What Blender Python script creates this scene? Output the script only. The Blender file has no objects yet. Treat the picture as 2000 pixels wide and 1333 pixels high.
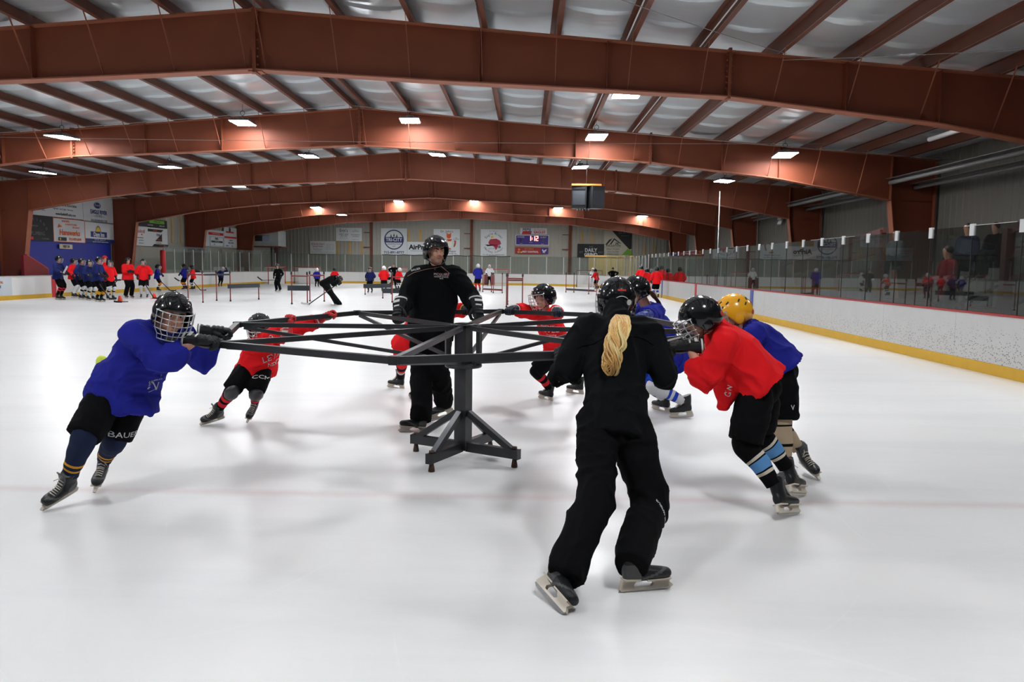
import bpy, bmesh, math, random
from math import sin, cos, pi, radians
from mathutils import Vector as V, Matrix, noise
random.seed(7)
SC = bpy.context.scene
COL = SC.collection

# ------------------------------------------------------------------ camera, world, exposure
CF, CP, CYAW, CR, CH = 1521.25, .0962, -.0173, .0123, 1.492      # focal (px at 2000 wide), pitch, yaw, roll, height
_fw = V((sin(CYAW)*cos(CP), cos(CYAW)*cos(CP), -sin(CP)))
_rt = V((cos(CYAW), -sin(CYAW), 0))
_up = _rt.cross(_fw)
CR2 = _rt*cos(CR) + _up*sin(CR)
CU2 = -_rt*sin(CR) + _up*cos(CR)
cd = bpy.data.cameras.new('camera'); cam = bpy.data.objects.new('camera', cd); COL.objects.link(cam)
cd.sensor_width = 36; cd.lens = CF/2000*36; cd.clip_start = .05; cd.clip_end = 300
_m = Matrix.Identity(4)
for _i in range(3):
    _m[_i][0] = CR2[_i]; _m[_i][1] = CU2[_i]; _m[_i][2] = -_fw[_i]
_m[2][3] = CH
cam.matrix_world = _m
SC.camera = cam
world = bpy.data.worlds.new('world'); SC.world = world; world.use_nodes = True
world.node_tree.nodes['Background'].inputs[0].default_value = (.02, .022, .026, 1)
world.node_tree.nodes['Background'].inputs[1].default_value = 1
vs = SC.view_settings
vs.view_transform = 'Standard'; vs.look = 'None'; vs.gamma = 1; vs.use_curve_mapping = False; vs.exposure = 0.0
SC.cycles.max_bounces = 6; SC.cycles.diffuse_bounces = 3; SC.cycles.glossy_bounces = 3
SC.cycles.transmission_bounces = 4; SC.cycles.transparent_max_bounces = 24
SC.cycles.use_light_tree = True; SC.cycles.use_denoising = True
SC.cycles.sample_clamp_indirect = 4; SC.cycles.caustics_reflective = False; SC.cycles.caustics_refractive = False
LAMP_STRENGTH = 104.0                                             # emission of every high-bay lamp lens

def at(x, y, Y=None, X=None, Z=None):
    """point of the place seen at photo pixel (x, y) on the plane Y=, X= or Z="""
    r = _fw + CR2*((x-1000)/CF) - CU2*((y-666.5)/CF)
    o = V((0, 0, CH))
    t = (Y-o.y)/r.y if Y is not None else ((X-o.x)/r.x if X is not None else (Z-o.z)/r.z)
    return o + r*t

# ------------------------------------------------------------------ materials
def mat(name, c, rough=.6, metal=0, spec=.5, coat=0, coatr=.1, noise_=None, bump=None, emit=None, var=0, vscale=3, sheen=0, alpha=None, trans=0):
    m = bpy.data.materials.new(name); m.use_nodes = True
    nt = m.node_tree; N = nt.nodes; L = nt.links; b = N['Principled BSDF']
    b.inputs['Base Color'].default_value = (*c, 1); b.inputs['Roughness'].default_value = rough
    b.inputs['Metallic'].default_value = metal; b.inputs['Specular IOR Level'].default_value = spec
    b.inputs['Coat Weight'].default_value = coat; b.inputs['Coat Roughness'].default_value = coatr
    if sheen: b.inputs['Sheen Weight'].default_value = sheen; b.inputs['Sheen Roughness'].default_value = .6
    if emit: b.inputs['Emission Color'].default_value = (*emit[0], 1); b.inputs['Emission Strength'].default_value = emit[1]
    if var or bump:
        tc = N.new('ShaderNodeTexCoord')
    if var:
        n = N.new('ShaderNodeTexNoise'); n.inputs['Scale'].default_value = vscale; n.inputs['Detail'].default_value = 5
        L.new(tc.outputs['Object'], n.inputs['Vector'])
        mx = N.new('ShaderNodeMix'); mx.data_type = 'RGBA'
        mx.inputs[6].default_value = (*[max(0, v*(1-var)) for v in c], 1); mx.inputs[7].default_value = (*[min(1, v*(1+var)) for v in c], 1)
        L.new(n.outputs['Fac'], mx.inputs[0]); L.new(mx.outputs[2], b.inputs['Base Color'])
    if bump:
        sc, st, dist = bump
        n2 = N.new('ShaderNodeTexNoise'); n2.inputs['Scale'].default_value = sc; n2.inputs['Detail'].default_value = 4
        L.new(tc.outputs['Object'], n2.inputs['Vector'])
        bp = N.new('ShaderNodeBump'); bp.inputs['Strength'].default_value = st; bp.inputs['Distance'].default_value = dist
        L.new(n2.outputs['Fac'], bp.inputs['Height']); L.new(bp.outputs['Normal'], b.inputs['Normal'])
    return m

def srgb(r, g, b):
    f = lambda v: (v/255)/12.92 if v/255 <= .04045 else (((v/255)+.055)/1.055)**2.4
    return (f(r), f(g), f(b))

M = {}
M['frame'] = mat('red_oxide_steel', (.165, .042, .019), .6, spec=.3, var=.22, vscale=1.3, bump=(3, .15, .01))
M['frame_edge'] = mat('red_oxide_flange', (.26, .085, .045), .6, spec=.3, var=.15, vscale=3)
M['purlin'] = mat('red_oxide_purlin', (.10, .030, .016), .6, spec=.3, var=.2, vscale=2)
M['lens'] = mat('lamp_lens', (1, 1, 1), .4, emit=((.96, .98, 1.0), LAMP_STRENGTH))
M['lampbody'] = mat('lamp_body', (.16, .16, .17), .45, .6)
M['white_paint'] = mat('white_paint', (.8, .8, .78), .5)
M['black'] = mat('black_plastic', (.012, .012, .014), .4)
M['alu'] = mat('aluminium', (.72, .73, .74), .35, .7)
M['yellow'] = mat('yellow_kickplate', srgb(208, 163, 36), .45, var=.1, vscale=4)
M['red_trim'] = mat('red_trim', srgb(150, 30, 32), .4, var=.1)
M['red_paint'] = mat('red_paint', srgb(190, 30, 35), .5)
M['blue_paint'] = mat('blue_paint', srgb(60, 80, 150), .5)
M['wood'] = mat('pale_wood', srgb(200, 160, 95), .7, var=.15, vscale=6)
M['steel'] = mat('raw_steel', (.042, .043, .047), .38, .65, var=.35, vscale=9, bump=(30, .12, .002))
M['bolt'] = mat('rusty_bolt', (.06, .035, .025), .5, .6)

def glass_mat(name, tint, refl=1.0, haze=.02):
    m = bpy.data.materials.new(name); m.use_nodes = True; nt = m.node_tree; N = nt.nodes; L = nt.links
    for n in list(N): N.remove(n)
    out = N.new('ShaderNodeOutputMaterial'); tr = N.new('ShaderNodeBsdfTransparent'); gl = N.new('ShaderNodeBsdfGlossy')
    df = N.new('ShaderNodeBsdfDiffuse'); df.inputs['Color'].default_value = (.6, .66, .66, 1)
    tr.inputs['Color'].default_value = (*tint, 1); gl.inputs['Roughness'].default_value = .015; gl.inputs['Color'].default_value = (.9*refl, .95*refl, .95*refl, 1)
    fr = N.new('ShaderNodeFresnel'); gm = N.new('ShaderNodeNewGeometry'); mr = N.new('ShaderNodeMapRange'); mr.inputs[3].default_value = 1.5; mr.inputs[4].default_value = 1/1.5; L.new(gm.outputs['Backfacing'], mr.inputs[0]); L.new(mr.outputs[0], fr.inputs['IOR'])
    m1 = N.new('ShaderNodeMixShader'); m1.inputs[0].default_value = haze
    L.new(tr.outputs[0], m1.inputs[1]); L.new(df.outputs[0], m1.inputs[2])
    m2 = N.new('ShaderNodeMixShader'); L.new(fr.outputs[0], m2.inputs[0]); L.new(m1.outputs[0], m2.inputs[1]); L.new(gl.outputs[0], m2.inputs[2])
    L.new(m2.outputs[0], out.inputs['Surface'])
    return m
M['glass'] = glass_mat('rink_glass', (.80, .84, .82)); M['glass_side'] = glass_mat('rink_glass_dimmed', (.58, .61, .60), 1.0, .012)  # side glass: darker tint paints in the dim light of the right stands

def ice_mat():
    m = bpy.data.materials.new('ice'); m.use_nodes = True; nt = m.node_tree; N = nt.nodes; L = nt.links; b = N['Principled BSDF']
    geo = N.new('ShaderNodeNewGeometry')
    def mapping(scale, rot=0):
        mp = N.new('ShaderNodeMapping'); mp.inputs['Scale'].default_value = scale; mp.inputs['Rotation'].default_value = (0, 0, rot)
        L.new(geo.outputs['Position'], mp.inputs['Vector']); return mp.outputs[0]
    def nz(vec, scale, detail, rough=.55):
        n = N.new('ShaderNodeTexNoise'); n.inputs['Scale'].default_value = scale; n.inputs['Detail'].default_value = detail; n.inputs['Roughness'].default_value = rough
        L.new(vec, n.inputs['Vector']); return n.outputs['Fac']
    def ramp(fac, a, b_):
        r = N.new('ShaderNodeMapRange'); r.inputs[1].default_value = a; r.inputs[2].default_value = b_; L.new(fac, r.inputs[0]); return r.outputs[0]
    def math_(op, a, b_):
        n = N.new('ShaderNodeMath'); n.operation = op
        for i, v in enumerate((a, b_)):
            if isinstance(v, (int, float)): n.inputs[i].default_value = v
            else: L.new(v, n.inputs[i])
        return n.outputs[0]
    big = ramp(nz(mapping((1, .6, 1)), .28, 5), .35, .7)
    streak = ramp(nz(mapping((.22, 1.3, 1), .1), .9, 7, .7), .40, .80)
    fine = nz(mapping((1, 1, 1)), 9, 8, .7)
    # skate scratches: long thin strokes in several directions, gently bent
    wn = N.new('ShaderNodeTexNoise'); wn.inputs['Scale'].default_value = .25; wn.inputs['Detail'].default_value = 1; L.new(geo.outputs['Position'], wn.inputs['Vector'])
    wv = N.new('ShaderNodeVectorMath'); wv.operation = 'MULTIPLY_ADD'; wv.inputs[1].default_value = (3, 3, 0); L.new(wn.outputs['Color'], wv.inputs[0]); L.new(geo.outputs['Position'], wv.inputs[2])
    def strokes(rot, lo):
        r_ = N.new('ShaderNodeVectorRotate'); r_.inputs['Angle'].default_value = rot; r_.rotation_type = 'Z_AXIS'; L.new(wv.outputs[0], r_.inputs['Vector'])
        mp = N.new('ShaderNodeMapping'); mp.inputs['Scale'].default_value = (.5, 26, 1); L.new(r_.outputs[0], mp.inputs['Vector']); return ramp(nz(mp.outputs[0], 1.0, 2, .5), lo, lo+.06)
    mask = ramp(nz(mapping((1, 1, 1)), .7, 3), .40, .70)
    sc = math_('MULTIPLY', math_('MAXIMUM', math_('MAXIMUM', strokes(.3, .68), strokes(1.5, .70)), strokes(-.7, .69)), mask)
    mx = N.new('ShaderNodeMix'); mx.data_type = 'RGBA'
    mx.inputs[6].default_value = (.83, .818, .812, 1); mx.inputs[7].default_value = (.66, .68, .70, 1)
    L.new(math_('MAXIMUM', math_('MULTIPLY', big, .35), math_('MULTIPLY', streak, .75)), mx.inputs[0])
    mx2 = N.new('ShaderNodeMix'); mx2.data_type = 'RGBA'; mx2.inputs[7].default_value = (.90, .91, .92, 1)
    L.new(mx.outputs[2], mx2.inputs[6]); L.new(math_('MULTIPLY', sc, .35), mx2.inputs[0])
    # worn, warm-tinted band along the right boards
    sep = N.new('ShaderNodeSeparateXYZ'); L.new(geo.outputs['Position'], sep.inputs[0])
    band = ramp(math_('ADD', sep.outputs[0], math_('MULTIPLY', fine, .9)), 6.2, 7.6)
    mx3 = N.new('ShaderNodeMix'); mx3.data_type = 'RGBA'; mx3.inputs[7].default_value = (.66, .60, .50, 1)
    L.new(mx2.outputs[2], mx3.inputs[6]); L.new(band, mx3.inputs[0])
    # goal line frozen under the surface, blurred by the ice above it
    d = math_('ABSOLUTE', math_('SUBTRACT', sep.outputs[1], 4.93), 0)
    ln = ramp(math_('ADD', d, math_('MULTIPLY', math_('SUBTRACT', fine, .5), .12)), .10, .0)
    mx4 = N.new('ShaderNodeMix'); mx4.data_type = 'RGBA'; mx4.inputs[7].default_value = (.62, .42, .43, 1)
    L.new(mx3.outputs[2], mx4.inputs[6]); L.new(math_('MULTIPLY', ln, .35), mx4.inputs[0])
    L.new(mx4.outputs[2], b.inputs['Base Color'])
    b.inputs['Roughness'].default_value = .31
    b.inputs['Specular IOR Level'].default_value = .27
    bp = N.new('ShaderNodeBump'); bp.inputs['Strength'].default_value = .45; bp.inputs['Distance'].default_value = .005
    L.new(math_('ADD', math_('MULTIPLY', fine, .6), math_('MULTIPLY', sc, -.3)), bp.inputs['Height']); L.new(bp.outputs['Normal'], b.inputs['Normal'])
    return m
M['ice'] = ice_mat()

def board_mat():
    """white boards with puck marks: a wear pattern of small dark dashes, denser low down near the camera end"""
    m = bpy.data.materials.new('board_white'); m.use_nodes = True; nt = m.node_tree; N = nt.nodes; L = nt.links; b = N['Principled BSDF']
    geo = N.new('ShaderNodeNewGeometry')
    mp = N.new('ShaderNodeMapping'); mp.inputs['Rotation'].default_value = (.5, 0, 0); mp.inputs['Scale'].default_value = (24, 24, 46); L.new(geo.outputs['Position'], mp.inputs['Vector'])
    v = N.new('ShaderNodeTexVoronoi'); v.inputs['Scale'].default_value = 1.0; L.new(mp.outputs[0], v.inputs['Vector'])
    r = N.new('ShaderNodeMapRange'); r.inputs[1].default_value = .40; r.inputs[2].default_value = .26; L.new(v.outputs['Distance'], r.inputs[0])
    n = N.new('ShaderNodeTexNoise'); n.inputs['Scale'].default_value = 3.2; n.inputs['Detail'].default_value = 6; L.new(geo.outputs['Position'], n.inputs['Vector'])
    v2 = N.new('ShaderNodeSeparateColor'); L.new(v.outputs['Color'], v2.inputs[0])
    gt = N.new('ShaderNodeMath'); gt.operation = 'GREATER_THAN'; L.new(v2.outputs[0], gt.inputs[0])
    sp = N.new('ShaderNodeSeparateXYZ'); L.new(geo.outputs['Position'], sp.inputs[0])
    # the fraction of marked cells drops with distance down the rink and towards the top rail
    fy = N.new('ShaderNodeMapRange'); fy.inputs[1].default_value = 9; fy.inputs[2].default_value = 36; fy.inputs[3].default_value = .42; fy.inputs[4].default_value = .90; L.new(sp.outputs[1], fy.inputs[0])
    fz = N.new('ShaderNodeMapRange'); fz.inputs[1].default_value = .40; fz.inputs[2].default_value = .88; fz.inputs[3].default_value = 0; fz.inputs[4].default_value = .45; L.new(sp.outputs[2], fz.inputs[0])
    a1 = N.new('ShaderNodeMath'); a1.operation = 'ADD'; L.new(fy.outputs[0], a1.inputs[0]); L.new(fz.outputs[0], a1.inputs[1])
    L.new(a1.outputs[0], gt.inputs[1])
    mu = N.new('ShaderNodeMath'); mu.operation = 'MULTIPLY'; L.new(r.outputs[0], mu.inputs[0]); L.new(gt.outputs[0], mu.inputs[1])
    mu2 = N.new('ShaderNodeMath'); mu2.operation = 'MULTIPLY'; L.new(mu.outputs[0], mu2.inputs[0]); mu2.inputs[1].default_value = .8
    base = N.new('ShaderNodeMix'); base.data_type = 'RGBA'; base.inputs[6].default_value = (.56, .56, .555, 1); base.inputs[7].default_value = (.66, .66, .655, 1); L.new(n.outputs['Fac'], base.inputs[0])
    mx = N.new('ShaderNodeMix'); mx.data_type = 'RGBA'; mx.inputs[7].default_value = (.06, .06, .065, 1)
    L.new(base.outputs[2], mx.inputs[6]); L.new(mu2.outputs[0], mx.inputs[0]); L.new(mx.outputs[2], b.inputs['Base Color'])
    b.inputs['Roughness'].default_value = .4
    return m
M['board'] = board_mat()
M['board_far'] = mat('board_white_clean', (.80, .795, .78), .45, var=.05, vscale=2)

def sheet_mat():
    m = mat('insulation_facing', (.80, .88, .96), .34, .5, var=.15, vscale=.8)
    nt = m.node_tree; N = nt.nodes; L = nt.links; b = N['Principled BSDF']
    geo = N.new('ShaderNodeNewGeometry')
    mp = N.new('ShaderNodeMapping'); mp.inputs['Scale'].default_value = (.6, 3.2, 1); L.new(geo.outputs['Position'], mp.inputs['Vector'])
    n = N.new('ShaderNodeTexNoise'); n.inputs['Scale'].default_value = 1.2; n.inputs['Detail'].default_value = 6; n.inputs['Distortion'].default_value = .6; L.new(mp.outputs[0], n.inputs['Vector'])
    bp = N.new('ShaderNodeBump'); bp.inputs['Strength'].default_value = .5; bp.inputs['Distance'].default_value = .02; L.new(n.outputs['Fac'], bp.inputs['Height']); L.new(bp.outputs['Normal'], b.inputs['Normal'])
    return m
M['sheet'] = sheet_mat()
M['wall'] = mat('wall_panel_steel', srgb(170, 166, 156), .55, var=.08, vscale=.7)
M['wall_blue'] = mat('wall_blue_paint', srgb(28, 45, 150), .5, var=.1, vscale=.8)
M['wall_side'] = mat('wall_steel_shaded', srgb(96, 92, 85), .7, var=.1, vscale=.5)  # darker copy of the wall steel, light falloff painted into its colour

# ------------------------------------------------------------------ mesh helpers
class MB:
    def __init__(s): s.v = []; s.f = []; s.m = []; s.sm = []; s.mats = []
    def mi(s, m):
        if m not in s.mats: s.mats.append(m)
        return s.mats.index(m)
    def add(s, vs_, fs, m, smooth=False):
        o = len(s.v); k = s.mi(m); s.v += [tuple(p) for p in vs_]
        for f in fs: s.f.append(tuple(i+o for i in f)); s.m.append(k); s.sm.append(smooth)
    def box(s, a, b, m):
        x0, y0, z0 = a; x1, y1, z1 = b
        if x0 > x1: x0, x1 = x1, x0
        if y0 > y1: y0, y1 = y1, y0
        if z0 > z1: z0, z1 = z1, z0
        s.add([(x0,y0,z0),(x1,y0,z0),(x1,y1,z0),(x0,y1,z0),(x0,y0,z1),(x1,y0,z1),(x1,y1,z1),(x0,y1,z1)],
              [(0,3,2,1),(4,5,6,7),(0,1,5,4),(1,2,6,5),(2,3,7,6),(3,0,4,7)], m)
        return s
    def bar(s, p, q, w, h, m, up=V((0, 0, 1))):
        p = V(p); q = V(q); d = (q-p).normalized(); sd = d.cross(up)
        if sd.length < 1e-4: sd = d.cross(V((0, 1, 0)))
        sd.normalize(); u = sd.cross(d).normalized(); a = sd*w/2; c = u*h/2
        s.add([p-a-c, p+a-c, p+a+c, p-a+c, q-a-c, q+a-c, q+a+c, q-a+c],
              [(0,3,2,1),(4,5,6,7),(0,1,5,4),(1,2,6,5),(2,3,7,6),(3,0,4,7)], m)
        return s
    def tube(s, pts, r, m, n=8, closed=False, cap=True):
        """round tube through pts; r a number or one per point"""
        pts = [V(p) for p in pts]; k = len(pts); rr = r if isinstance(r, (list, tuple)) else [r]*k
        vs_ = []; ref = None
        for i, p in enumerate(pts):
            if closed: d = pts[(i+1) % k]-pts[i-1]
            else: d = pts[min(i+1, k-1)]-pts[max(i-1, 0)]
            d.normalize()
            if ref is None: ref = d.orthogonal().normalized()
            a = (ref-d*ref.dot(d)); a = a.normalized() if a.length > 1e-6 else d.orthogonal().normalized(); ref = a; b = d.cross(a)
            vs_ += [p+(a*cos(2*pi*j/n)+b*sin(2*pi*j/n))*rr[i] for j in range(n)]
        fs = []
        for i in range(k if closed else k-1):
            o0 = i*n; o1 = ((i+1) % k)*n
            fs += [(o0+j, o0+(j+1) % n, o1+(j+1) % n, o1+j) for j in range(n)]
        if cap and not closed: fs += [tuple(range(n-1, -1, -1)), tuple(range((k-1)*n, k*n))]
        s.add(vs_, fs, m, True); return s
    def loft(s, st, m, n=16, cap=True, smooth=True):
        """st: list of (centre, axis_u, axis_v) rings; rounded ends when cap"""
        vs_ = []; fs = []
        for c, a, b in st: vs_ += [c+a*cos(2*pi*j/n)+b*sin(2*pi*j/n) for j in range(n)]
        for i in range(len(st)-1):
            fs += [(i*n+j, i*n+(j+1) % n, (i+1)*n+(j+1) % n, (i+1)*n+j) for j in range(n)]
        if cap: fs += [tuple(range(n-1, -1, -1)), tuple(range((len(st)-1)*n, len(st)*n))]
        s.add(vs_, fs, m, smooth); return s
    def ell(s, c, ax, m, n=14, k=9):
        """ellipsoid, ax = three axis vectors"""
        c = V(c); a, b, d = [V(x) for x in ax]; vs_ = [c-d]; fs = []
        for i in range(1, k):
            t = -pi/2+pi*i/k
            vs_ += [c+a*cos(t)*cos(2*pi*j/n)+b*cos(t)*sin(2*pi*j/n)+d*sin(t) for j in range(n)]
        vs_.append(c+d)
        fs += [(0, 1+(j+1) % n, 1+j) for j in range(n)]
        for i in range(k-2):
            o = 1+i*n; fs += [(o+j, o+(j+1) % n, o+n+(j+1) % n, o+n+j) for j in range(n)]
        o = 1+(k-2)*n; fs += [(o+j, o+(j+1) % n, len(vs_)-1) for j in range(n)]
        s.add(vs_, fs, m, True); return s
    def mesh(s, name):
        me = bpy.data.meshes.new(name); me.from_pydata(s.v, [], s.f)
        for m in s.mats: me.materials.append(m)
        me.polygons.foreach_set('material_index', s.m); me.polygons.foreach_set('use_smooth', s.sm); me.update()
        return me
    def build(s, name, parent=None, mw=None):
        return link(name, s.mesh(name), parent, mw)

def link(name, me, parent=None, mw=None):
    o = bpy.data.objects.new(name, me); COL.objects.link(o)
    if parent is not None: o.parent = parent
    if mw is not None: o.matrix_local = mw
    return o
def tag(o, label=None, cat=None, group=None, kind=None):
    if label: o['label'] = label
    if cat: o['category'] = cat
    if group: o['group'] = group
    if kind: o['kind'] = kind
    return o
def empty(name, loc=(0, 0, 0), label=None, cat=None, group=None, kind=None):
    o = bpy.data.objects.new(name, None); COL.objects.link(o); o.location = loc; o.empty_display_size = .1
    return tag(o, label, cat, group, kind)
def under(root, mb, name):
    """link a world-space mesh builder as a part of root"""
    L0 = root.location
    mb.v = [(x-L0.x, y-L0.y, z-L0.z) for x, y, z in mb.v]
    return mb.build(name, root)
def copy_tree(o, parent=None):
    c = o.copy(); COL.objects.link(c)
    if parent is not None: c.parent = parent
    for ch in list(o.children): copy_tree(ch, c)
    return c

def text_mesh(st, size, m, align='CENTER', extrude=.002, off=0):
    cu = bpy.data.curves.new('t', 'FONT'); cu.body = st; cu.size = size; cu.align_x = align; cu.align_y = 'CENTER'
    cu.extrude = extrude; cu.offset = off*size; cu.resolution_u = 2
    t = bpy.data.objects.new('t', cu); me = bpy.data.meshes.new_from_object(t); bpy.data.objects.remove(t); bpy.data.curves.remove(cu)
    me.materials.clear(); me.materials.append(m); return me
def text(st, name, parent, loc, size, m, rx=90, rz=0, align='CENTER', squash=1.0, extrude=.002, off=0):
    """lettering as thin raised geometry; faces -Y when rx=90, rz=0"""
    o = link(name, text_mesh(st, size, m, align, extrude, off), parent)
    o.location = loc; o.rotation_euler = (radians(rx), 0, radians(rz)); o.scale = (squash, 1, 1)
    return o
# ------------------------------------------------------------------ building shell
XR = 6.77; XL = -19.13; YE = 60.1; BH = .89                       # boards: right, left, far end, height
BAY = 8.5; FY = [13.926+BAY*i for i in range(-1, 6)]              # frame lines (first one is behind/over the camera)
AX = -4.76; HALF = 16.3; WL = AX-HALF; WR = AX+HALF; YW = 64.95; YB = -4.0
roofz = lambda x: 6.08-.079*abs(x-AX)                              # underside of the roof insulation
topz = lambda x: 5.85-.079*abs(x-AX)                               # top of the frames (purlins sit on it)

mb = MB(); mb.box((WL-.5, YB-.5, -.3), (WR+.5, YW+.5, -.03), M['black'] if False else mat('concrete_slab', (.12, .115, .11), .8, var=.15)); fl = mb.build('floor'); tag(fl, kind='structure')
# ice sheet with rounded far corners
def rink_outline(r, inset=0, n=14):
    pts = [(XR-inset, YB+1)]
    cx, cy = XR-r, YE-r
    pts += [(cx+(r-inset)*cos(a), cy+(r-inset)*sin(a)) for a in [i/n*pi/2 for i in range(n+1)]]
    cx = XL+r
    pts += [(cx+(r-inset)*cos(a), cy+(r-inset)*sin(a)) for a in [pi/2+i/n*pi/2 for i in range(n+1)]]
    pts.append((XL+inset, YB+1)); return pts
RC = 8.0
ol = rink_outline(RC)
mb = MB(); nn = len(ol); mb.add([(x, y, 0) for x, y in ol]+[(x, y, -.029) for x, y in ol], [tuple(range(nn))]+[(i, nn+i, nn+(i+1) % nn, (i+1) % nn) for i in range(nn)], M['ice'])
ice = mb.build('ice_sheet'); tag(ice, kind='structure'); ice['label'] = 'white ice surface of the rink with skate scratches'

# walls with pressed vertical ribs
def ribbed(name, p, q, z0, z1f, m, step=.3, depth=.035, inward=(0, 0)):
    p = V((*p, 0)); q = V((*q, 0)); d = (q-p); Lx = d.length; d.normalize(); n = V((inward[0], inward[1], 0))
    mb = MB(); k = int(Lx/step)
    prof = []
    for i in range(k):
        s0 = i*step; prof += [(s0, 0), (s0+step*.62, 0), (s0+step*.70, 1), (s0+step*.92, 1)]
    prof.append((k*step, 0)); prof.append((Lx, 0))
    vs_ = []
    for s_, u in prof:
        c = p+d*s_+n*depth*u; z1 = z1f(c) if callable(z1f) else z1f
        vs_ += [(c.x, c.y, z0), (c.x, c.y, z1)]
    fs = [(2*i, 2*i+2, 2*i+3, 2*i+1) for i in range(len(prof)-1)]
    mb.add(vs_, fs, m); o = mb.build(name); tag(o, kind='structure'); return o
ribbed('wall_far', (WL, YW), (WR, YW), -.1, lambda c: roofz(c.x)+.1, M['wall'], inward=(0, -1), depth=.02)
ribbed('wall_left', (WL, YB), (WL, YW), 2.52, roofz(WL)+.15, M['wall'], inward=(1, 0))
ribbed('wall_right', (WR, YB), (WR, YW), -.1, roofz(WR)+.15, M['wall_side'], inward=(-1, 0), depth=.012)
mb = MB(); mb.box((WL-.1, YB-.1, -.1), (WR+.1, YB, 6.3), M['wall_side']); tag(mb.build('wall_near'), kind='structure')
# left wall below the steel: painted plywood, blue in the near bays, pale beyond
mb = MB(); mb.box((WL-.02, YB, -.1), (WL+.06, FY[4]-.2, 2.56), M['wall_blue']); w = mb.build('trim_1'); tag(w, kind='structure')
mb = MB(); mb.box((WL-.02, FY[4]-.2, -.1), (WL+.05, YW, 2.56), mat('plywood_pale', srgb(165, 160, 150), .6, var=.08)); w = mb.build('trim_2'); tag(w, kind='structure')

# roof insulation sagging between the purlins, with transverse laps
PX = sorted([AX+s*(.17+1.26*i) for s in (-1, 1) for i in range(13) if .17+1.26*i < HALF-.2])
edges = [WL]+PX+[WR]
mb = MB(); rng = random.Random(3)
for a, b in zip(edges[:-1], edges[1:]):
    nx = 6 if b-a > .5 else 1
    off = rng.random()*1.25; vs_ = []; rows = []
    for k in range(int((YW-YB)/1.25)+1):
        for u in (0, .04, .10, .35, .62, .88, .97): rows.append((YB+off-1.25+1.25*(k+u), u))
    rows = [(YB, 0)]+[r for r in rows if YB < r[0] < YW]+[(YW, 0)]
    for y, u in rows:
        lip = (1-u/.97)*.032 if u > .09 else .032*min(1, u/.04)          # each sheet laps over the next: a short lip, then a long rise
        for i in range(nx+1):
            t = i/nx; x = a+(b-a)*t
            sag = 4*t*(1-t)*(.05+lip*1.5+.02*noise.noise(V((x*.8, y*.7, off)))+.015*noise.noise(V((x*3, y*4, off))))
            vs_.append((x, y, roofz(x)-sag))
    w_ = nx+1
    fs = [(j*w_+i, j*w_+i+1, (j+1)*w_+i+1, (j+1)*w_+i) for j in range(len(rows)-1) for i in range(nx)]
    mb.add(vs_, fs, M['sheet'], True)
ceil = mb.build('ceiling'); tag(ceil, kind='structure')
mb = MB(); mb.box((WL-.1, YB, 6.4), (WR+.1, YW, 6.45), M['black']); o = mb.build('roof_deck', ceil)
# purlins: Z-section steel, one long line each
pm = MB(); Lp = YW-YB; hz = .215
pm.add([(0,0,0),(.085,0,0),(0,0,.004),(0,0,hz),(-.085,0,hz),(.085,0,.03)]+[(0,Lp,0),(.085,Lp,0),(0,Lp,.004),(0,Lp,hz),(-.085,Lp,hz),(.085,Lp,.03)],
       [(0,1,7,6),(2,3,9,8),(3,4,10,9),(1,5,11,7)], M['purlin'])
pme = pm.mesh('purlin')
for i, x in enumerate(PX):
    o = link('purlin', pme, ceil, Matrix.Translation((x, YB, topz(x))))
# thin white conduit lines run along four purlins
cm = MB(); cm.tube([(0, YB, 0), (0, YW, 0)], .012, M['white_paint'], 6); cme = cm.mesh('conduit')
for x in (PX[18], PX[19], PX[14]): link('conduit', cme, ceil, Matrix.Translation((x-.05, 0, topz(x)+.03)))

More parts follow.
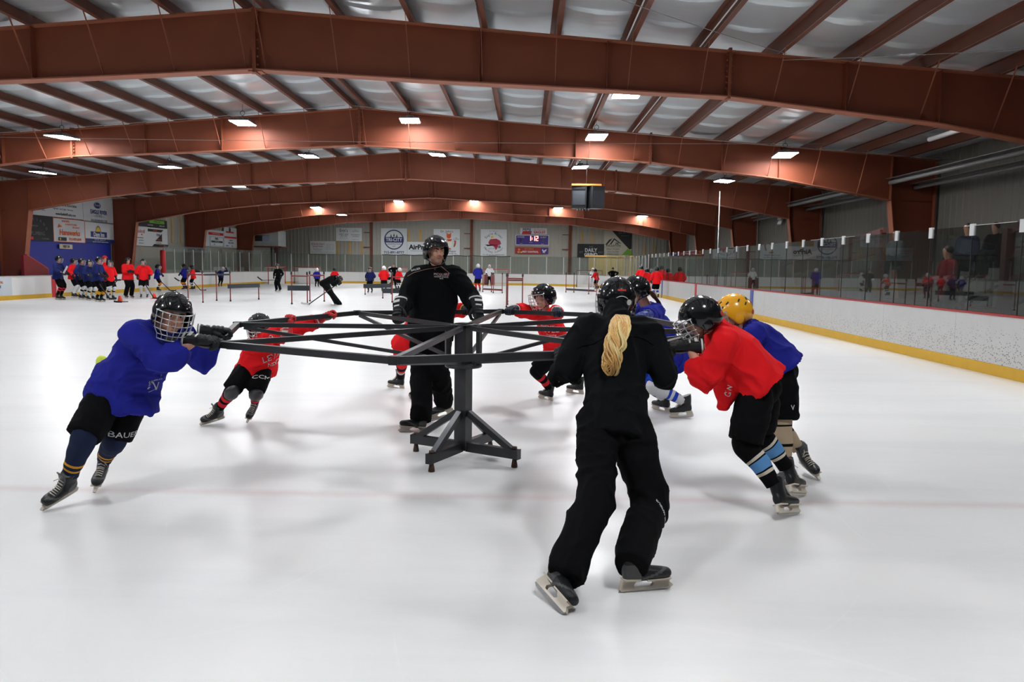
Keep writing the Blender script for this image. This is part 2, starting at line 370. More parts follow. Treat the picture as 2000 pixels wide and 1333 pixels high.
# ------------------------------------------------------------------ steel frames
BOT = [(0, 4.845), (2.9, 4.69), (8.2, 4.45), (9.9, 4.25), (11.8, 4.03), (13.4, 3.74), (14.95, 3.46)]
def frame_mesh_parts(root, y):
    W = .14
    def pb(u):
        for (a, za), (b, zb) in zip(BOT[:-1], BOT[1:]):
            if u <= b: return za+(zb-za)*(u-a)/(b-a)
        return BOT[-1][1]
    us = [0, 1.5, 2.9, 4.5, 6.4, 8.2, 9.9, 11.8, 13.4, 14.95]
    for s in (-1, 1):
        web = MB(); vs_ = []
        for u in us: vs_ += [(AX+s*u, y, pb(u)), (AX+s*u, y, topz(AX+s*u)-.01)]
        vs_ += [(AX+s*(HALF-.12), y, 3.40), (AX+s*(HALF-.12), y, topz(AX+s*HALF)-.01)]
        f = [(2*i, 2*i+2, 2*i+3, 2*i+1) for i in range(len(us))]
        o = len(vs_); vs_ += [(AX+s*14.95, y, 3.46), (AX+s*(HALF-.12), y, 3.46), (AX+s*15.42, y, 0.02), (AX+s*(HALF-.12), y, .02)]
        web.add(vs_, f+[(o, o+1, o+3, o+2)], M['frame']); under(root, web, 'web')
        fl = MB()
        for (a, za), (b, zb) in zip(BOT[:-1], BOT[1:]): fl.bar((AX+s*a, y, za-.006), (AX+s*b, y, zb-.006), W*2, .022, M['frame_edge'])
        fl.bar((AX+s*14.95, y, 3.455), (AX+s*15.42, y, 0), W*2, .022, M['frame_edge'], up=V((1, 0, 0)))
        under(root, fl, 'bottom_flange')
        fl = MB(); fl.bar((AX, y, topz(AX)), (AX+s*HALF, y, topz(AX+s*HALF)), W*2, .022, M['frame_edge'])
        fl.bar((AX+s*(HALF-.12), y, 4.5), (AX+s*(HALF-.12), y, 0), W*2, .022, M['frame'], up=V((1, 0, 0)))
        under(root, fl, 'top_flange')
        # bolted splice plates and web stiffeners
        for u, th in ((8.2, .05), (3.9, .012), (11.8, .012), (6.1, .010), (10.2, .010), (14.95, .02)):
            st = MB(); x = AX+s*u; st.box((x-th/2, y-W, pb(u)-(.05 if th > .04 else 0)), (x+th/2, y+W, topz(x)+(.05 if th > .04 else 0)), M['frame'])
            if th > .04:
                for k in range(8):
                    z = pb(u)+.05+(topz(x)-pb(u)-.1)*k/7
                    for sx in (-1, 1): st.box((x-.05, y+sx*.07-.012, z-.012), (x+.05, y+sx*.07+.012, z+.012), M['frame_edge'])
            under(root, st, 'stiffener')
        # flange braces run from the bottom flange up to the purlins on both sides
        for x in PX:
            u = (x-AX)*s
            if .1 < u < 14.5:
                fb = MB()
                fb.bar((x, y-.02, pb(u)+.03), (x, y-.62, topz(x)+.03), .038, .006, M['frame_edge'], up=V((1, 0, 0)))
                fb.bar((x, y+.02, pb(u)+.03), (x, y+.62, topz(x)+.03), .038, .006, M['frame_edge'], up=V((1, 0, 0)))
                under(root, fb, 'flange_brace')
    st = MB(); st.box((AX-.03, y-W, 4.78), (AX+.03, y+W, 5.88), M['frame'])
    for k in range(7):
        for sx in (-1, 1): st.box((AX-.055, y+sx*.07-.014, 4.92+k*.14-.014), (AX+.055, y+sx*.07+.014, 4.92+k*.14+.014), M['frame_edge'])
    st.box((AX-.12, y-.1, 4.80), (AX+.12, y+.1, 4.83), M['frame_edge']); under(root, st, 'ridge_plate')
proto = None; ords = ['above the camera', 'nearest in the photo, across the top', 'second from the camera, behind the first row of lamps', 'third from the camera, its left column beside the visitor sign', 'fourth from the camera', 'fifth from the camera', 'farthest, just before the end wall']
for i, y in enumerate(FY):
    if proto is None:
        proto = fr = empty('steel_frame', (AX, y, 0)); frame_mesh_parts(fr, y)
    else:
        fr = copy_tree(proto); fr.location = (AX, y, 0)
    tag(fr, 'red oxide steel roof frame, ' + ords[i], 'roof frame', 'steel roof frames'); fr['kind'] = 'structure'

# end wall posts, girts
for px_, w_ in ((725, .2), (921, .22), (1113, .22), (541, .1)):
    p = at(px_, 480, Y=YW-.15); mb = MB(); mb.box((p.x-w_/2, YW-.2, 0), (p.x+w_/2, YW-.04, roofz(p.x)), M['frame'])
    for z in (2.9, 4.1): mb.box((p.x-.62, YW-.12, z-.03), (p.x-.1, YW-.05, z+.03), M['frame'])
    o = mb.build('trim_3' if px_ == 725 else 'trim_4'); tag(o, kind='structure')
# exposed yellow girder strips (wood furring) between the signs
for a, b, y0, y1 in ((797, 801, 449, 472), (819, 823, 449, 472), (657, 661, 471, 497), (681, 685, 471, 497), (705, 709, 471, 497), (1135, 1138, 452, 475), (1155, 1158, 452, 475), (1230, 1233, 456, 500), (1258, 1260, 478, 500), (1277, 1279, 480, 500)):
    p = at(a, y0, Y=YW-.06); q = at(b, y1, Y=YW-.06); mb = MB(); mb.box((p.x, YW-.08, q.z), (q.x, YW-.03, p.z), M['wood']); o = mb.build('furring_strip'); tag(o, kind='structure')
for a in (337, 354):
    p = at(a, 450, X=WL+.09); mb = MB(); mb.box((WL+.03, p.y-.06, 2.6), (WL+.07, p.y+.06, 4.5), M['wood']); o = mb.build('furring_strip'); tag(o, kind='structure')

# ------------------------------------------------------------------ dasher boards
grail = mat('grey_rail', (.45, .44, .43), .5)
def board_run(name, pts, m, rail_m, plen=2.44):
    """boards whose ice face follows pts; travel so that the outside is on the right hand"""
    root = empty(name, (0, 0, 0)); tag(root, kind='structure')
    n = len(pts); nor = []
    for i in range(n):
        a = V((*pts[max(i-1, 0)], 0)); b = V((*pts[min(i+1, n-1)], 0)); d = (b-a).normalized(); nor.append(V((d.y, -d.x, 0)))
    P_ = [V((*p, 0)) for p in pts]
    def strip(P_, nor, z0, z1, t0, t1, m, nm):
        n = len(P_); mb = MB(); vs_ = []
        for p, w in zip(P_, nor): vs_ += [p+w*t0+V((0, 0, z0)), p+w*t1+V((0, 0, z0)), p+w*t1+V((0, 0, z1)), p+w*t0+V((0, 0, z1))]
        fs = [(4*i+j, 4*i+4+j, 4*i+4+(j+1) % 4, 4*i+(j+1) % 4) for i in range(n-1) for j in range(4)]
        fs += [(0, 1, 2, 3), (4*n-1, 4*n-2, 4*n-3, 4*n-4)]
        mb.add(vs_, fs, m); return mb.build(nm, root)
    # face panels with narrow joints
    for i in range(n-1):
        a, b, na, nb = P_[i], P_[i+1], nor[i], nor[i+1]; Lx = (b-a).length; k = max(1, round(Lx/plen)) if Lx > plen else 1
        for j in range(k):
            g = .003/Lx if k > 1 else 0
            t0, t1 = j/k+g, (j+1)/k-g
            strip([a.lerp(b, t0), a.lerp(b, t1)], [na.lerp(nb, t0), na.lerp(nb, t1)], .0, BH-.03, 0, .02, m, 'board_panel')
    strip(P_, nor, .0, BH-.03, .022, .09, M['alu'], 'board_frame')
    strip(P_, nor, .0, .165, -.012, -.001, M['yellow'], 'kick_plate')
    strip(P_, nor, BH-.03, BH, -.015, .13, rail_m, 'cap_rail')
    return root
def arc(cx, cy, r, a0, a1, n): return [(cx+r*cos(a0+(a1-a0)*i/n), cy+r*sin(a0+(a1-a0)*i/n)) for i in range(n+1)]
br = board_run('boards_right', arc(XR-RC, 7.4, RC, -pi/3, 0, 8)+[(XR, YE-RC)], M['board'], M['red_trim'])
bf = board_run('boards_far', rink_outline(RC)[1:-1], M['board_far'], grail)
bl = board_run('boards_left', [(XL, YE-RC), (XL, 8.0)], M['board_far'], grail)
for root, x, sx in ((br, XR, -1), (bl, XL, 1)):
    for y, m, w_ in ((23.5, M['blue_paint'], .30), (31.27, M['red_paint'], .30), (39.0, M['blue_paint'], .30)):
        if sx == 1 and m is M['blue_paint']: continue
        mb = MB(); mb.box((x+sx*.002, y-w_/2, .0 if sx == 1 else .0), (x+sx*.014, y+w_/2, BH-.03), m); mb.build('line_stripe', root)
# ------------------------------------------------------------------ glass above the boards
GT = 2.19
def pane(root, a, b, z0, z1, t=.012, name='glass_pane', m=None):
    a = V((*a, 0)); b = V((*b, 0)); d = (b-a).normalized(); a = a+d*.004; b = b-d*.004
    mb = MB(); mb.bar(a+V((0, 0, (z0+z1)/2)), b+V((0, 0, (z0+z1)/2)), .002, z1-z0, m or M['glass']); return mb.build(name, root)
gr = empty('glass_right'); tag(gr, kind='structure')
clipm = mat('clip_white', (.75, .76, .76), .45)
GX = XR+.06; gy = [9.73+1.222*i for i in range(-4, 29)]
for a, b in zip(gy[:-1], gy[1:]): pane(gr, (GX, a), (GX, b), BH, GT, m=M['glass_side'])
joint = mat('joint_gasket', (.02, .022, .02), .5)
for y in gy:
    mb = MB(); mb.box((GX-.008, y-.003, BH), (GX+.008, y+.003, GT-.16), joint); mb.build('gasket', gr)
    mb = MB(); mb.box((GX-.018, y-.055, GT-.15), (GX+.018, y+.055, GT+.03), clipm); mb.build('joint_clip', gr)
for y0, y1 in ((11.1, 12.4), (16.5, 19), (24.5, 26.5), (32, 34.2)):
    mb = MB(); mb.box((GX-.007, y0, GT), (GX+.007, y1, GT+.008), M['alu']); mb.build('top_trim', gr)
gy2 = [gy[-1]+1.222*i for i in range(int((YE-RC-gy[-1])/1.222)+1)]
for i, y in enumerate(gy2):
    if i: pane(gr, (GX, gy2[i-1]), (GX, y), BH, GT); 
    mb = MB(); mb.box((GX-.03, y-.025, BH), (GX+.03, y+.025, GT), M['alu']); mb.build('glass_post', gr)
gf = empty('glass_far'); tag(gf, kind='structure')
loop = [(p[0], p[1]) for p in rink_outline(RC-.06+.0)][1:-1]
loop = rink_outline(RC, -.06, 9)[1:-1]
# rounded corners plus evenly spaced posts on the straight
straight = loop[9], loop[10]
pts = loop[:10]
k = round((straight[0][0]-straight[1][0])/1.075)
pts += [(straight[0][0]+(straight[1][0]-straight[0][0])*i/k, straight[0][1]) for i in range(1, k)]+loop[10:]
pts += [(XL-.06, YE-RC-1.222*i) for i in range(1, 10)]
for i, p in enumerate(pts):
    if i: pane(gf, pts[i-1], p, BH, GT+.15 if i < 4 or i > k+14 else GT+.02)
    mb = MB(); mb.box((p[0]-.024, p[1]-.03, BH), (p[0]+.024, p[1]+.03, GT), M['alu']); mb.build('glass_post', gf)
mb = MB(); mb.tube([(XL+RC, YE+.1, GT+.03)]+[(XL+RC+(XR-XL-2*RC)*i/24, YE+.1, GT+.03+.03*sin(i*1.9)) for i in range(1, 24)]+[(XR-RC, YE+.1, GT+.03)], .03, M['black'], 6)
tag(mb.build('netting_roll'), 'dark rolled netting cable sagging along the top of the end glass', 'cable')
# red padded post where the left glass begins
p = (XL-.06, at(318.5, 510, X=XL-.06).y); mb = MB(); mb.tube([(p[0], p[1], BH), (p[0], p[1], BH+.04), (p[0], p[1], 2.06), (p[0], p[1], 2.10)], [.11, .14, .14, .11], M['red_paint'], 16)
tag(mb.build('padded_post'), 'red foam padded post at the end of the left glass', 'padding')

# ------------------------------------------------------------------ lamps
lampproto = None
def lamp(x, y, z):
    global lampproto
    if lampproto is None:
        r = empty('high_bay_lamp', (0, 0, 0))
        mb = MB(); mb.box((-.27, -.42, 0), (.27, .42, .035), M['lampbody']); 
        for k in range(9): mb.box((-.25+k*.06, -.36, .035), (-.235+k*.06, .36, .075), M['lampbody'])
        mb.box((-.09, -.2, .035), (.09, .2, .12), M['lampbody']); mb.build('housing', r)
        mb = MB(); mb.box((-.25, -.40, -.012), (.25, .40, -.001), M['lens']); mb.build('lens', r)
        mb = MB(); mb.tube([(0, 0, .12), (0, 0, .2)], .012, M['black'], 6); mb.tube([(cos(a)*.06, 0, .26+sin(a)*.06) for a in [i*pi/5 for i in range(10)]], .008, M['black'], 5, closed=True); mb.build('hook', r)
        mb = MB(); mb.tube([(0, 0, .32), (0, 0, .9)], .005, M['black'], 4); mb.build('cord', r)
        lampproto = r
    else: r = copy_tree(lampproto)
    r.location = (x, y, z); return r
LX = [-17.4, -12.8, -7.8, -3.22, 1.85, 6.95]; LZ = [4.62, 4.86, 5.29, 5.39, 5.0, 4.57]
cname = ['outermost left', 'far left', 'left', 'centre left', 'centre right', 'far right']
rname = ['behind the camera', 'above the camera', 'before the nearest roof frame', 'in the nearest row in view', 'in the second row in view', 'in the third row in view', 'in the fourth row in view', 'in the fifth row in view', 'in the sixth row in view', 'in the row by the end wall']
for j, y in enumerate([1.9, 8.5, 15.1, 21.6, 28.1, 34.6, 41.1, 47.6, 54.1, 60.4]):
    for i, (x, z) in enumerate(zip(LX, LZ)):
        if (i == 0 and j != 4) or (i == 5 and j < 1): continue
        r = lamp(x, y, z-.25 if (j == 2 and i == 4) else (z+.15 if j == 2 else z)); r.rotation_euler = (random.uniform(-.05, .05), random.uniform(-.06, .06), random.uniform(-.08, .08))
        tag(r, 'white LED bay lamp, %s, %s' % (cname[i], rname[j]), 'lamp', 'high bay lamps under the roof')
# steel wires strung across
for n_, (a, b, r_) in enumerate((((WL+.3, 21.0, 4.40), (AX-.1, 21.0, 5.66), .008), ((AX+.1, 21.0, 5.66), (WR-.3, 21.0, 4.4), .008), ((WL+3.6, 20.6, 4.72), (WR-3.9, 20.6, 4.72), .006), ((-1.2, 8.9, 5.2), (4.2, 13.2, 5.0), .005), ((4.2, 13.4, 4.95), (10.4, 9.5, 4.45), .005))):
    mb = MB(); a = V(a); b = V(b); mb.tube([a.lerp(b, t/10)-V((0, 0, .06*4*t/10*(1-t/10))) for t in range(11)], r_, mat('wire%d' % n_, (.3, .29, .28), .5), 5)
    tag(mb.build('wire'), ['thin grey wire from the left wall up to the ridge before the second frame', 'thin grey wire from the ridge down to the right wall before the second frame', 'straight level wire crossing in front of the second frame', 'short wire slanting above the nearest frame', 'wire rising to the right above the nearest frame'][n_], 'wire')

# ------------------------------------------------------------------ hanging loudspeakers
S0 = at(1145, 385, Y=28.6); sp = empty('hanging_loudspeaker', S0, 'pair of black loudspeakers hung from an orange plywood plate under the roof', 'loudspeaker')
mb = MB(); mb.box((-.55, -.3, .38), (.52, .3, .44), M['wood']); mb.build('plywood_plate', sp)
M['orange_ply'] = mat('orange_ply', srgb(185, 120, 45), .6, var=.1)
sp.children[0].data.materials[0] = M['orange_ply']
for dx, nm, rz in ((-.24, 'cabinet', -.15), (.30, 'cabinet', .55)):
    mb = MB(); mb.box((-.27, -.25, -.42), (.27, .25, .38), M['black']); c = mb.build(nm, sp, Matrix.Translation((dx, 0, 0)) @ Matrix.Rotation(rz, 4, 'Z'))
    mb = MB(); mb.box((-.22, -.265, -.30), (.22, -.251, .2), mat('speaker_grille', (.03, .035, .045), .7)); mb.box((-.2, -.27, .24), (.2, -.251, .33), M['black']); mb.build('grille', c)
mb = MB()
for k in range(5): mb.bar((-.34+k*.1, -.28, -.50), (-.28+k*.1, -.1, -.42), .03, .05, M['lampbody'])
mb.build('bracket', sp)
mb = MB(); mb.tube([(0, 0, .44), (0, 0, 5.5-S0.z)], .01, M['black'], 5); mb.build('chain', sp)

# ------------------------------------------------------------------ heater tubes and ducts by the right wall
hm = mat('heater_reflector', (.22, .22, .22), .5, .3)
for n_, (x, z, y0, y1, r_) in enumerate(((8.6, 4.3, 8, 17.2, .05), (10.2, 3.95, 9, 40, .06), (10.9, 3.82, 9, 38, .05))):
    mb = MB(); mb.tube([(x, y0, z), (x, y1, z)], r_, hm if n_ else M['white_paint'], 8)
    if n_: mb.bar((x, y0, z+.1), (x, y1, z+.1), .3, .01, hm)
    tag(mb.build('heater_tube'), ['short white tube lamp fixed under the roof at the upper right', 'long grey radiant heater tube above the stands, nearer the rink', 'long grey radiant heater tube above the stands, nearer the wall'][n_], 'heater')
mb = MB(); mb.box((11.0, 11.6, 3.55), (11.5, 15.4, 3.8), mat('foil_wrap', (.6, .6, .6), .5, .2, bump=(6, 1, .1))); tag(mb.build('wrapped_duct'), 'duct wrapped in wrinkled white insulation on the right wall', 'duct')
p = at(1383, 400, Y=25); mb = MB(); mb.tube([(GX+.2, 29.0, 0), (GX+.2, 29.0, 4.3)], .016, grail, 8)
tag(mb.build('support_rod'), 'thin upright steel rod rising behind the right glass', 'rod')
p = at(1525, 426, X=WR-.10); mb = MB(); mb.box((p.x-.05, p.y-.3, p.z-.08), (p.x+.05, p.y+.3, p.z+.08), M['white_paint'])
for s_ in (-.25, .0): mb.tube([(p.x, p.y+s_, p.z-.08), (p.x-.1, p.y+s_, p.z-.3)], .07, M['white_paint'], 8)
tag(mb.build('emergency_light'), 'small white twin-head emergency light high on the right wall', 'lamp')

# ------------------------------------------------------------------ signs
SM = {}
def col(k, c, r=.55):
    if k not in SM: SM[k] = mat('sign_'+k, srgb(*c), r)
    return SM[k]
WHT = col('white', (225, 228, 230)); NVY = col('navy', (30, 45, 105)); BLK = col('black', (18, 20, 22)); ORG = col('orange', (225, 95, 25)); REDC = col('red', (200, 35, 40)); YEL = col('yellow', (225, 190, 50)); GRY = col('grey', (120, 125, 130)); GRN = col('green', (110, 170, 50)); DGR = col('dkgreen', (35, 55, 45)); BEI = col('beige', (196, 192, 176)); PUR = col('purple', (60, 40, 130)); SKY = col('skyblue', (60, 110, 170)); TAN = col('tan', (190, 140, 80)); CRM = col('crimson', (170, 30, 60))
class Sign:
    """flat sign on the end wall (side=None) or on the left wall, spanned by photo pixels of its corners"""
    def __init__(s, name, x0, y0, x1, y1, m, label, X=None, Y=YW-.1, t=.03, zr=None, yr=None):
        if X is None:
            a = at(x0, y0, Y=Y); b = at(x1, y1, Y=Y); s.w = b.x-a.x; s.h = a.z-b.z; s.o = V(((a.x+b.x)/2, Y, (a.z+b.z)/2)); s.rz = 0
        else:
            ya, yb = yr; z0, z1 = zr; s.w = yb-ya; s.h = z1-z0; s.o = V((X, (ya+yb)/2, (z0+z1)/2)); s.rz = 90
        s.r = empty(name, s.o, label, 'sign'); s.r.rotation_euler = (0, 0, radians(s.rz))
        s.X0, s.X1, s.Y0, s.Y1 = x0, x1, y0, y1
        mb = MB(); mb.box((-s.w/2, -t/2, -s.h/2), (s.w/2, t/2, s.h/2), m); mb.build('panel', s.r); s.t = t; s.k = 0
    def uv(s, u, v): return V(((u-.5)*s.w, -s.t/2-.004-s.k*.002, (.5-v)*s.h))
    def txt(s, st, u, v, size, m, squash=1.0, rot=0, align='CENTER', bold=0):
        s.k += 1; o = text(st, 'lettering', s.r, s.uv(u, v), size*s.h*1.35, m, squash=squash, align=align, off=bold, extrude=.002)
        if rot: o.rotation_euler = (radians(90), -radians(rot), 0)
        return o
    def poly(s, pts, m, name='emblem'):
        s.k += 1; mb = MB(); P_ = [s.uv(u, v) for u, v in pts]; n = len(P_); bk = [p+V((0, .008, 0)) for p in P_]
        mb.add(P_+bk, [tuple(range(n)), tuple(range(2*n-1, n-1, -1))]+[(i, i+n, (i+1) % n+n, (i+1) % n) for i in range(n)], m); return mb.build(name, s.r)
    def disc(s, u, v, r, m, r2=None, n=40, name='emblem', ry=None, a0=0, a1=2*pi):
        """disc (or ring when r2) of radius r * height"""
        s.k += 1; c = s.uv(u, v); ry = ry or r; mb = MB()
        ring = lambda q, qy: [c+V((q*s.h*cos(a0+(a1-a0)*i/n), 0, qy*s.h*sin(a0+(a1-a0)*i/n))) for i in range(n+1)]
        o_ = ring(r, ry)
        if r2: i_ = ring(r2, r2); mb.add(o_+i_, [(i, i+1, n+2+i, n+1+i) for i in range(n)], m)
        else: mb.add(o_, [tuple(range(n+1))], m)
        return mb.build(name, s.r)
    def rect(s, u0, v0, u1, v1, m, name='emblem'): return s.poly([(u0, v0), (u1, v0), (u1, v1), (u0, v1)], m, name)
    def arctxt(s, st, u, v, r, a0, a1, size, m, flip=False):
        """letters set on an arc, angles in degrees (90 = top)"""
        n = len(st); c = s.uv(u, v); s.k += 1; mb = MB()
        for i, ch in enumerate(st):
            if ch == ' ': continue
            a = a0+(a1-a0)*(i+.5)/n; ar = radians(a); rot = a-90 if not flip else a+90
            me = text_mesh(ch, size*s.h*1.35, m); R_ = Matrix.Rotation(-radians(rot), 3, 'Y') @ Matrix.Rotation(pi/2, 3, 'X'); d = c+V((cos(ar)*r*s.h, 0, sin(ar)*r*s.h))
            mb.add([R_ @ v.co+d for v in me.vertices], [tuple(p.vertices) for p in me.polygons], m); bpy.data.meshes.remove(me)
        return mb.build('lettering', s.r)
# end wall, left to right
s = Sign('wall_sign', 605.5, 471, 656, 496.5, WHT, 'pale sponsor sign with red script heading, lower left on the end wall')
s.txt('Wild At Heart', .3, .22, .17, REDC, .8, shear if 0 else 0); s.txt('George Steeles', .3, .42, .11, BLK, .9); s.txt('Architecture', .3, .62, .1, GRY); s.txt('715.479.0000', .3, .75, .07, GRY); s.rect(.03, .31, .5, .325, REDC)
for k in range(5): s.txt('North side', .72, .25+k*.1, .05, GRY, 1.2)
for k in range(5): s.txt('Area', .9, .25+k*.1, .05, GRY, 1.2)
s.rect(.05, .86, .5, .875, GRY); s.rect(.55, .86, .95, .875, GRY)
s = Sign('wall_sign', 656, 445, 707, 471.5, WHT, 'white sign with handwritten name above a small drawing, upper left on the end wall')
s.txt("Erin's", .3, .22, .27, BLK, .8); s.txt('WEST SIDE', .3, .5, .12, DGR, .9); s.txt('WEST SIDE', .3, .63, .09, DGR, .9)
for k in range(14): s.disc(.13+.025*k, .80+.06*sin(k*2.1), .012+.006*(k % 3), DGR, n=8)
s.txt('Hours', .76, .15, .06, BLK); s.txt('715-479-7450', .76, .27, .08, BLK, .8); s.txt('RESTAURANT &', .76, .53, .08, BLK, .9); s.txt('CATERING', .76, .66, .08, BLK); s.txt('eagle river, wi', .78, .86, .06, BLK); s.disc(.63, .86, .02, BLK, n=8)
s = Sign('wall_sign', 744, 446, 795, 498, WHT, 'white construction company sign with round saw-blade logo and phone number')
s.disc(.5, .43, .375, NVY, n=48)
for k in range(40):
    a = 2*pi*k/40; s.poly([(.5+.365*cos(a-.05), .43-.365*sin(a-.05)), (.5+.39*cos(a+.02), .43-.39*sin(a+.02)), (.5+.365*cos(a+.06), .43-.365*sin(a+.06))], NVY, 'tooth')
    s.k -= 1
s.disc(.5, .43, .335, WHT, n=48); s.rect(.145, .33, .855, .54, NVY)
for u, h_ in ((.39, .10), (.5, .13), (.61, .10)):
    for q in range(3): s.poly([(u, .32-h_+q*.03), (u+.02+.012*q, .32-h_+.05+q*.035), (u-.02-.012*q, .32-h_+.05+q*.035)], DGR); s.k -= 1
for k in range(12): a = radians(30+k*10.9); s.disc(.5+.29*cos(a), .43-.29*sin(a), .008, NVY, n=6); s.k -= 1
s.txt('TRI-CITY', .5, .435, .135, WHT, .86, bold=.02); s.txt('CONSTRUCTION', .5, .60, .058, NVY, .84, bold=.01); s.txt('LLC', .5, .68, .055, NVY, bold=.01); s.txt('715-891-8777', .5, .92, .095, NVY, 1.08, bold=.025)
s = Sign('wall_sign', 795.5, 472.5, 846, 498.5, WHT, 'white sign with large black serif lettering, right beside the round logo sign')
s.txt('AirPro', .42, .42, .38, BLK, 1.0, bold=.04); s.txt('HEATING & AIR CONDITIONING', .45, .7, .08, GRY, .8)
s = Sign('wall_sign', 847, 447.5, 898, 499.5, WHT, 'white repair shop sign with orange squirrel drawing, partly behind the coach')
s.txt("Dr. John's", .5, .09, .09, BLK, 1.0); s.txt('Ice Cold Repair', .55, .84, .085, BLK, .85); s.txt('715-479 EAGLE RIVER, WI', .5, .94, .05, BLK)
s.disc(.58, .27, .085, ORG, ry=.09); s.poly([(.50, .24), (.49, .12), (.56, .2)], ORG); s.poly([(.6, .2), (.67, .12), (.66, .24)], ORG); s.disc(.60, .53, .10, col('off', (240, 238, 225)), ry=.17); s.poly([(.5, .38), (.7, .38), (.66, .46), (.54, .46)], ORG)
s.poly([(.76, .66), (.80, .5), (.78, .44), (.83, .42), (.86, .47), (.84, .6), (.79, .69)], col('rust', (170, 80, 35))); s.poly([(.48, .77), (.52, .71), (.64, .72), (.68, .77)], ORG); s.txt('ICE', .86, .33, .04, BLK); s.txt('PLUMBING', .86, .38, .035, BLK)
s = Sign('wall_sign', 939, 448, 989.5, 500.5, WHT, 'white hockey school sign with arched name around a crimson skating figure')
s.txt('Est. 1962 since', .5, .07, .04, GRY); s.arctxt('Eagle River', .5, .52, .36, 150, 30, .095, BLK); s.arctxt('Hockey School', .5, .44, .42, 215, 325, .085, BLK, flip=True)
s.disc(.50, .50, .20, CRM, ry=.11); s.poly([(.33, .42), (.38, .37), (.6, .35), (.74, .42), (.79, .55), (.7, .57), (.55, .6), (.4, .6), (.34, .52)], CRM); s.poly([(.47, .6), (.68, .6), (.62, .74), (.58, .78), (.55, .7)], CRM)
s.disc(.49, .30, .075, WHT, ry=.06); s.poly([(.40, .34), (.39, .27), (.46, .24), (.49, .30), (.45, .32)], YEL); s.poly([(.24, .62), (.75, .57), (.75, .585), (.27, .635), (.17, .575), (.18, .56)], BLK); s.disc(.72, .66, .05, GRY, ry=.05); s.txt('SINCE 1974', .42, .73, .035, BLK); s.txt('for info go to: website.com', .5, .95, .05, BLK, 1.1)
# scoreboard stack
s = Sign('wall_sign', 1016, 445.5, 1068, 458, WHT, 'white banner with red and blue soda logo and team name on top of the scoreboard')
s.poly([(.10, .5), (.43, .5), (.41, 1), (.06, 1)], REDC); s.txt('PEPSI', .25, .28, .42, NVY, 1.1, bold=.025); s.disc(.38, .72, .2, NVY); s.rect(.35, .70, .41, .74, WHT); s.txt('Northland Pines', .73, .28, .24, REDC, .9); s.txt('EAGLES', .73, .7, .42, CRM, 1.0, bold=.03)
s = Sign('scoreboard', 1007, 459, 1072, 480, WHT, 'purple scoreboard with glowing red clock digits on the end wall', t=.08); s.r['category'] = 'scoreboard'
s.rect(.02, .05, .98, .93, PUR, 'face'); s.txt('EAGLES', .16, .2, .15, WHT, 1.0); s.txt('GUEST', .83, .22, .15, WHT, 1.0); s.txt('SCORE', .17, .83, .06, WHT); s.txt('PERIOD', .46, .73, .06, WHT, 1.2); s.txt('SCORE', .8, .86, .06, WHT)
LED = mat('red_led', (.4, .02, .02), .5, emit=((1.0, .10, .07), 14)); LEDO = mat('led_off', (.08, .05, .09), .5)
def seg(s, u, v, w_, h_, on, m):
    t = .022
    S = {'a': (u, v, u+w_, v+t*2.4), 'g': (u, v+h_/2-t, u+w_, v+h_/2+t), 'd': (u, v+h_-t*2.4, u+w_, v+h_), 'f': (u, v, u+t, v+h_/2), 'b': (u+w_-t, v, u+w_, v+h_/2), 'e': (u, v+h_/2, u+t, v+h_), 'c': (u+w_-t, v+h_/2, u+w_, v+h_)}
    for k in on: s.rect(*S[k], m, 'led_segment'); s.k -= 1
seg(s, .41, .10, .055, .46, 'bc', LED); seg(s, .54, .10, .045, .46, 'bc', LED); seg(s, .61, .10, .07, .46, 'abged', LED)
s.disc(.5, .30, .03, LED, n=8); s.disc(.5, .42, .03, LED, n=8)
seg(s, .13, .38, .05, .3, 'abcdef', LEDO); seg(s, .80, .38, .05, .3, 'abcdef', LEDO)
s = Sign('wall_sign', 1006, 483, 1071, 496.5, col('darkred', (165, 30, 32)), 'red pest control banner with white eagle emblem under the scoreboard')
s.rect(.77, .03, .99, .97, PUR); s.txt('RITZERS', .42, .27, .28, TAN, 1.0); s.txt('PEST CONTROL', .46, .70, .27, WHT, .95, bold=.025); s.disc(.12, .36, .17, TAN); s.disc(.11, .75, .22, TAN, ry=.18); s.disc(.19, .78, .14, YEL, ry=.12)
s.poly([(.82, .2), (.86, .5), (.95, .22), (.93, .55), (.89, .7), (.9, .88), (.86, .78), (.83, .88), (.84, .66), (.81, .5)], WHT)
s = Sign('wall_sign', 1128, 476.5, 1180, 503.5, BLK, 'black coffee shop sign with white block letters, right on the end wall')
s.txt('THE', .5, .22, .12, GRY, 1.1); s.txt('DAILY', .5, .47, .27, WHT, .9, bold=.03); s.txt('GRIND', .5, .80, .26, WHT, .9, bold=.03); s.txt('EST', .14, .62, .14, GRY); s.txt('2021', .86, .62, .14, GRY)
s = Sign('wall_sign', 1180.5, 451, 1233, 504.5, BEI, 'beige insulation company sign with black and green corners and roof outline')
s.poly([(.28, 0), (1, 0), (1, .66), (.92, .68), (.60, .35)], BLK); s.poly([(.55, 1.0), (.85, .66), (1, .72), (1, 1)], GRN)
s.poly([(.04, .52), (.17, .34), (.30, .27), (.24, .36), (.1, .52)], BLK); s.poly([(.2, .50), (.36, .27), (.62, .47), (.58, .47), (.37, .33), (.26, .5)], BLK); s.txt('J&J', .47, .46, .08, BLK, bold=.025); s.txt('INSULATION', .34, .55, .075, BLK, .92, bold=.02); s.rect(.04, .605, .62, .612, BLK)
for k, w_ in enumerate(('SPRAY FOAM', 'CELLULOSE', 'FIBERGLASS')): s.txt(w_, .32, .68+k*.095, .065, BLK, .95)
